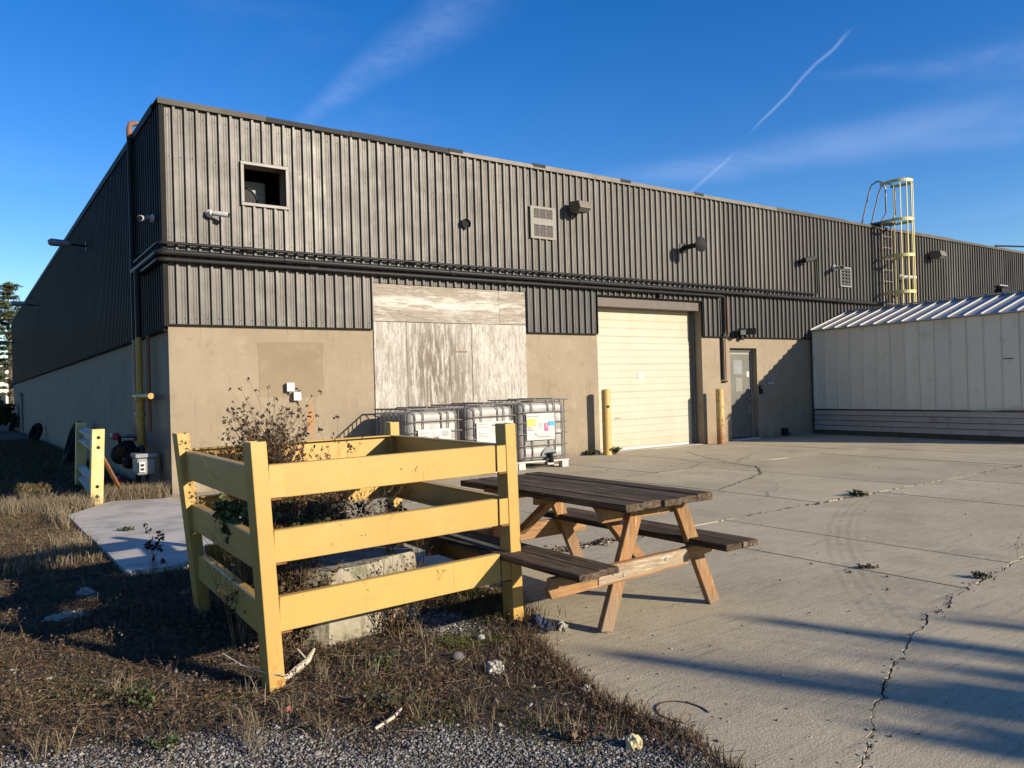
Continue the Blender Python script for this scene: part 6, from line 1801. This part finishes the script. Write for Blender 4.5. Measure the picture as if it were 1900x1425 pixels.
stones('gravel', scatter(125000, -0.5, 2.35, 1.5, 4.3, lambda x, y: np.clip(gravelly(x, y), 0.0, 1)), 0.0042, 'gravel')
stones('gravel', scatter(12000, 2.0, 2.8, 3.5, 4.8, lambda x, y: np.clip(gravelly(x, y), 0.0, 1)), 0.0052, 'gravel')
stones('gravel', scatter(2600, -1.2, 2.6, 2.2, 7.0, lambda x, y: (1 - gravelly(x, y)) * 0.9), 0.0052, 'gravel')
stones('gravel', scatter(150, -1.2, 2.4, 1.6, 5.0, lambda x, y: 1 + 0 * x), 0.011, 'gravel', tr=(0.2, 1))
# grit and crumbs on the paving, more of it beside the verge and the table
n = 420; yy = rng.uniform(1.6, 6.0, n); xx = edge_x(yy) + np.abs(rng.exponential(0.45, n)) + 0.02
stones('grit', np.stack([xx, yy], 1), 0.0052, 'crumbs', z=0.0)
n = 500
stones('grit', np.stack([rng.uniform(2.8, 12, n), rng.uniform(1.2, 11, n)], 1), 0.0065, 'crumbs', z=0.0, tr=(0, 0.8))
# crumbled edge of the big crack
n = 850; xx = rng.uniform(2.4, 7.2, n) ** 1.0
cl = (rng.random(n) < np.clip(0.35 + 0.65 * np.sin(xx * 4.1) * np.sin(xx * 1.7 + 1), 0.12, 1))
xx = xx[cl]; yy = np.array([row_line(1, float(v)) for v in xx]) + rng.normal(0, 0.016, len(xx))
stones('crack_rubble', np.stack([xx, yy], 1), 0.0045, 'crumbs', z=0.0)
n = 420; xx = rng.uniform(6.2, 15, n); yy = np.array([row_line(2, float(v)) for v in xx]) + rng.normal(0, 0.02, n)
stones('crack_rubble', np.stack([xx, yy], 1), 0.008, 'crumbs', z=-0.004, tr=(0, 0.3))


# extra wandering cracks in the slabs: thin dirt-filled channels standing just over the surface
def crack(path, w, seed):
    pts = []
    for (a, b) in zip(path, path[1:]):
        n = max(2, int(math.dist(a, b) / 0.05))
        for k in range(n): pts.append((a[0] + (b[0] - a[0]) * k / n, a[1] + (b[1] - a[1]) * k / n))
    pts.append(path[-1])
    m2 = MB(); L_ = []
    for i, p in enumerate(pts):
        q0 = pts[max(0, i - 1)]; q1 = pts[min(len(pts) - 1, i + 1)]
        d = Vector((q1[0] - q0[0], q1[1] - q0[1])).normalized(); nn = Vector((-d.y, d.x))
        off = jag(i * 0.05, 6, seed, 0.05) + jag(i * 0.05, 22, seed + 3, 0.02)
        ww = w * (0.5 + abs(mnoise.noise(Vector((i * 0.3, seed, 1)))) * 1.4) * min(1, i / 3, (len(pts) - 1 - i) / 3 + 0.02)
        L_.append((p[0] + nn.x * (off + ww), p[1] + nn.y * (off + ww), 0.0065)); L_.append((p[0] + nn.x * (off - ww), p[1] + nn.y * (off - ww), 0.0065))
    m2.v = L_
    m2.f = [(2 * i, 2 * i + 2, 2 * i + 3, 2 * i + 1) for i in range(len(pts) - 1)]
    return kind(m2.build('crack_dirt', 'soil'), 'stuff')


crack([(12.1, 11.0), (11.3, 9.7), (10.86, 8.8)], 0.010, 1)
crack([(10.9, 10.2), (10.6, 9.3), (10.9, 8.8), (10.6, 8.1), (9.85, 7.46), (8.9, 7.1), (8.0, 6.75)], 0.012, 2)
crack([(8.1, 8.76), (9.9, 8.9), (10.7, 9.3)], 0.007, 3)
crack([(12.6, 9.66), (11.6, 9.2), (10.9, 8.8)], 0.006, 5)
crack([(13.9, 9.0), (13.4, 9.4), (13.2, 10.1)], 0.008, 6)
crack([(7.9, 5.9), (8.3, 6.2), (8.2, 6.4)], 0.006, 10)

# ------------------------------------------------------------------ bits lying about
def lump(name, label, cat, loc, size, mat, seed, sub=3, amp=0.35, freq=2.2, group=None):
    bm = bmesh.new(); bmesh.ops.create_icosphere(bm, subdivisions=sub, radius=1.0)
    for v in bm.verts:
        q = mnoise.noise(v.co * freq + Vector((seed, 0, 0))) + 0.5 * mnoise.noise(v.co * freq * 2.7 + Vector((seed, 3, 0)))
        v.co = v.co * (1 + amp * q)
        v.co = Vector((v.co.x * size[0], v.co.y * size[1], max(-0.25, v.co.z) * size[2]))
    me = bpy.data.meshes.new(name); bm.to_mesh(me); bm.free()
    me.materials.append(M[mat])
    o = link(name, me, None, loc); o.rotation_euler = (0, 0, seed)
    return tag(o, label, cat, group)


lump('rag', 'crumpled navy blue rag at the foot of the right fence post', 'rag', (2.705, 3.60, 0.012), (0.062, 0.05, 0.06), 'rag', 2.0, 4, 0.8, 2.8)
GS = 'white scraps on the ground'
lump('paper_scrap', 'torn white paper scrap beside the navy rag', 'paper', (2.83, 3.55, 0.005), (0.055, 0.035, 0.03), 'white_scrap', 4.0, 3, 0.9, 2.6, GS)
lump('paper_scrap', 'grey white lump of paper among the weeds left of the paving', 'paper', (2.13, 3.22, 0.02), (0.05, 0.042, 0.038), 'white_scrap', 7.0, 4, 0.42, 2.0, GS)
GR = 'loose rocks on the verge'
lump('rock', 'yellowish pale rock at the edge of the paving', 'rock', (2.085, 2.20, 0.02), (0.032, 0.03, 0.042), 'yellow_rock', 1.0, 3, 0.4, 1.8, GR)
lump('paper_scrap', 'crumpled pale scrap in the dark shade left of the fence, nearer one', 'paper', (0.55, 5.72, 0.02), (0.12, 0.07, 0.035), 'white_scrap', 3.0, 4, 0.6, 2.2, GS)
lump('paper_scrap', 'crumpled pale scrap in the dark shade, closer to the pale walkway', 'paper', (0.72, 6.32, 0.02), (0.10, 0.06, 0.035), 'white_scrap', 5.0, 4, 0.6, 2.2, GS)
lump('rock', 'small white stone on the edge of the concrete near brown weeds', 'rock', (2.32, 2.75, 0.01), (0.03, 0.022, 0.022), 'pale_rock', 6.0, 3, 0.4, 1.8, GR)
m2 = MB(); m2.tube([(1.24, 3.72, 0.03), (1.33, 3.78, 0.045), (1.42, 3.86, 0.05), (1.50, 3.98, 0.06)], [0.012, 0.018, 0.016, 0.008], 7); m2.tube([(1.42, 3.86, 0.05), (1.40, 3.95, 0.09)], 0.006, 5)
o = m2.build('stick', 'birch', smooth=True); tag(o, 'bleached forked stick on the ground by the front fence post', 'stick')
m2 = MB(); m2.tube([(1.36, 2.95, 0.03), (1.46, 2.98, 0.04), (1.53, 3.05, 0.035)], [0.006, 0.008, 0.005], 6)
o = m2.build('twig', 'birch', smooth=True); tag(o, 'short pale twig lying on grey gravel', 'twig')
m2 = MB(); m2.tube([(1.02, 3.92, 0.16), (1.08, 3.80, 0.12), (1.16, 3.66, 0.10), (1.25, 3.60, 0.09)], [0.003, 0.003, 0.003, 0.002], 5)
o = m2.build('twig', 'birch', smooth=True); tag(o, 'long thin pale twig arching left of the front fence post', 'twig')
m2 = MB(); ang = np.linspace(-0.4, 3.6, 22)
m2.tube([(2.46 + 0.12 * math.cos(a) + 0.015 * a, 2.30 + 0.14 * math.sin(a), 0.006) for a in ang], 0.0026, 5)
o = m2.build('tendril', 'stem_dead'); tag(o, 'curled dead vine lying on the concrete at the verge', 'vine')
me = bpy.data.meshes.new('leaf_me')
V, F, T = leaf_cloud([(1.12, 3.35, 0.04)], 3, 0.026, 0.008, 'leaf_dead', 'leaf')
o = link('red_leaf', mesh_np('red_leaf', V, F, 'leaf_dead', T)); o.data.materials[0] = M['red']; tag(o, 'small red leaf on the weeds before the front fence post', 'leaf')
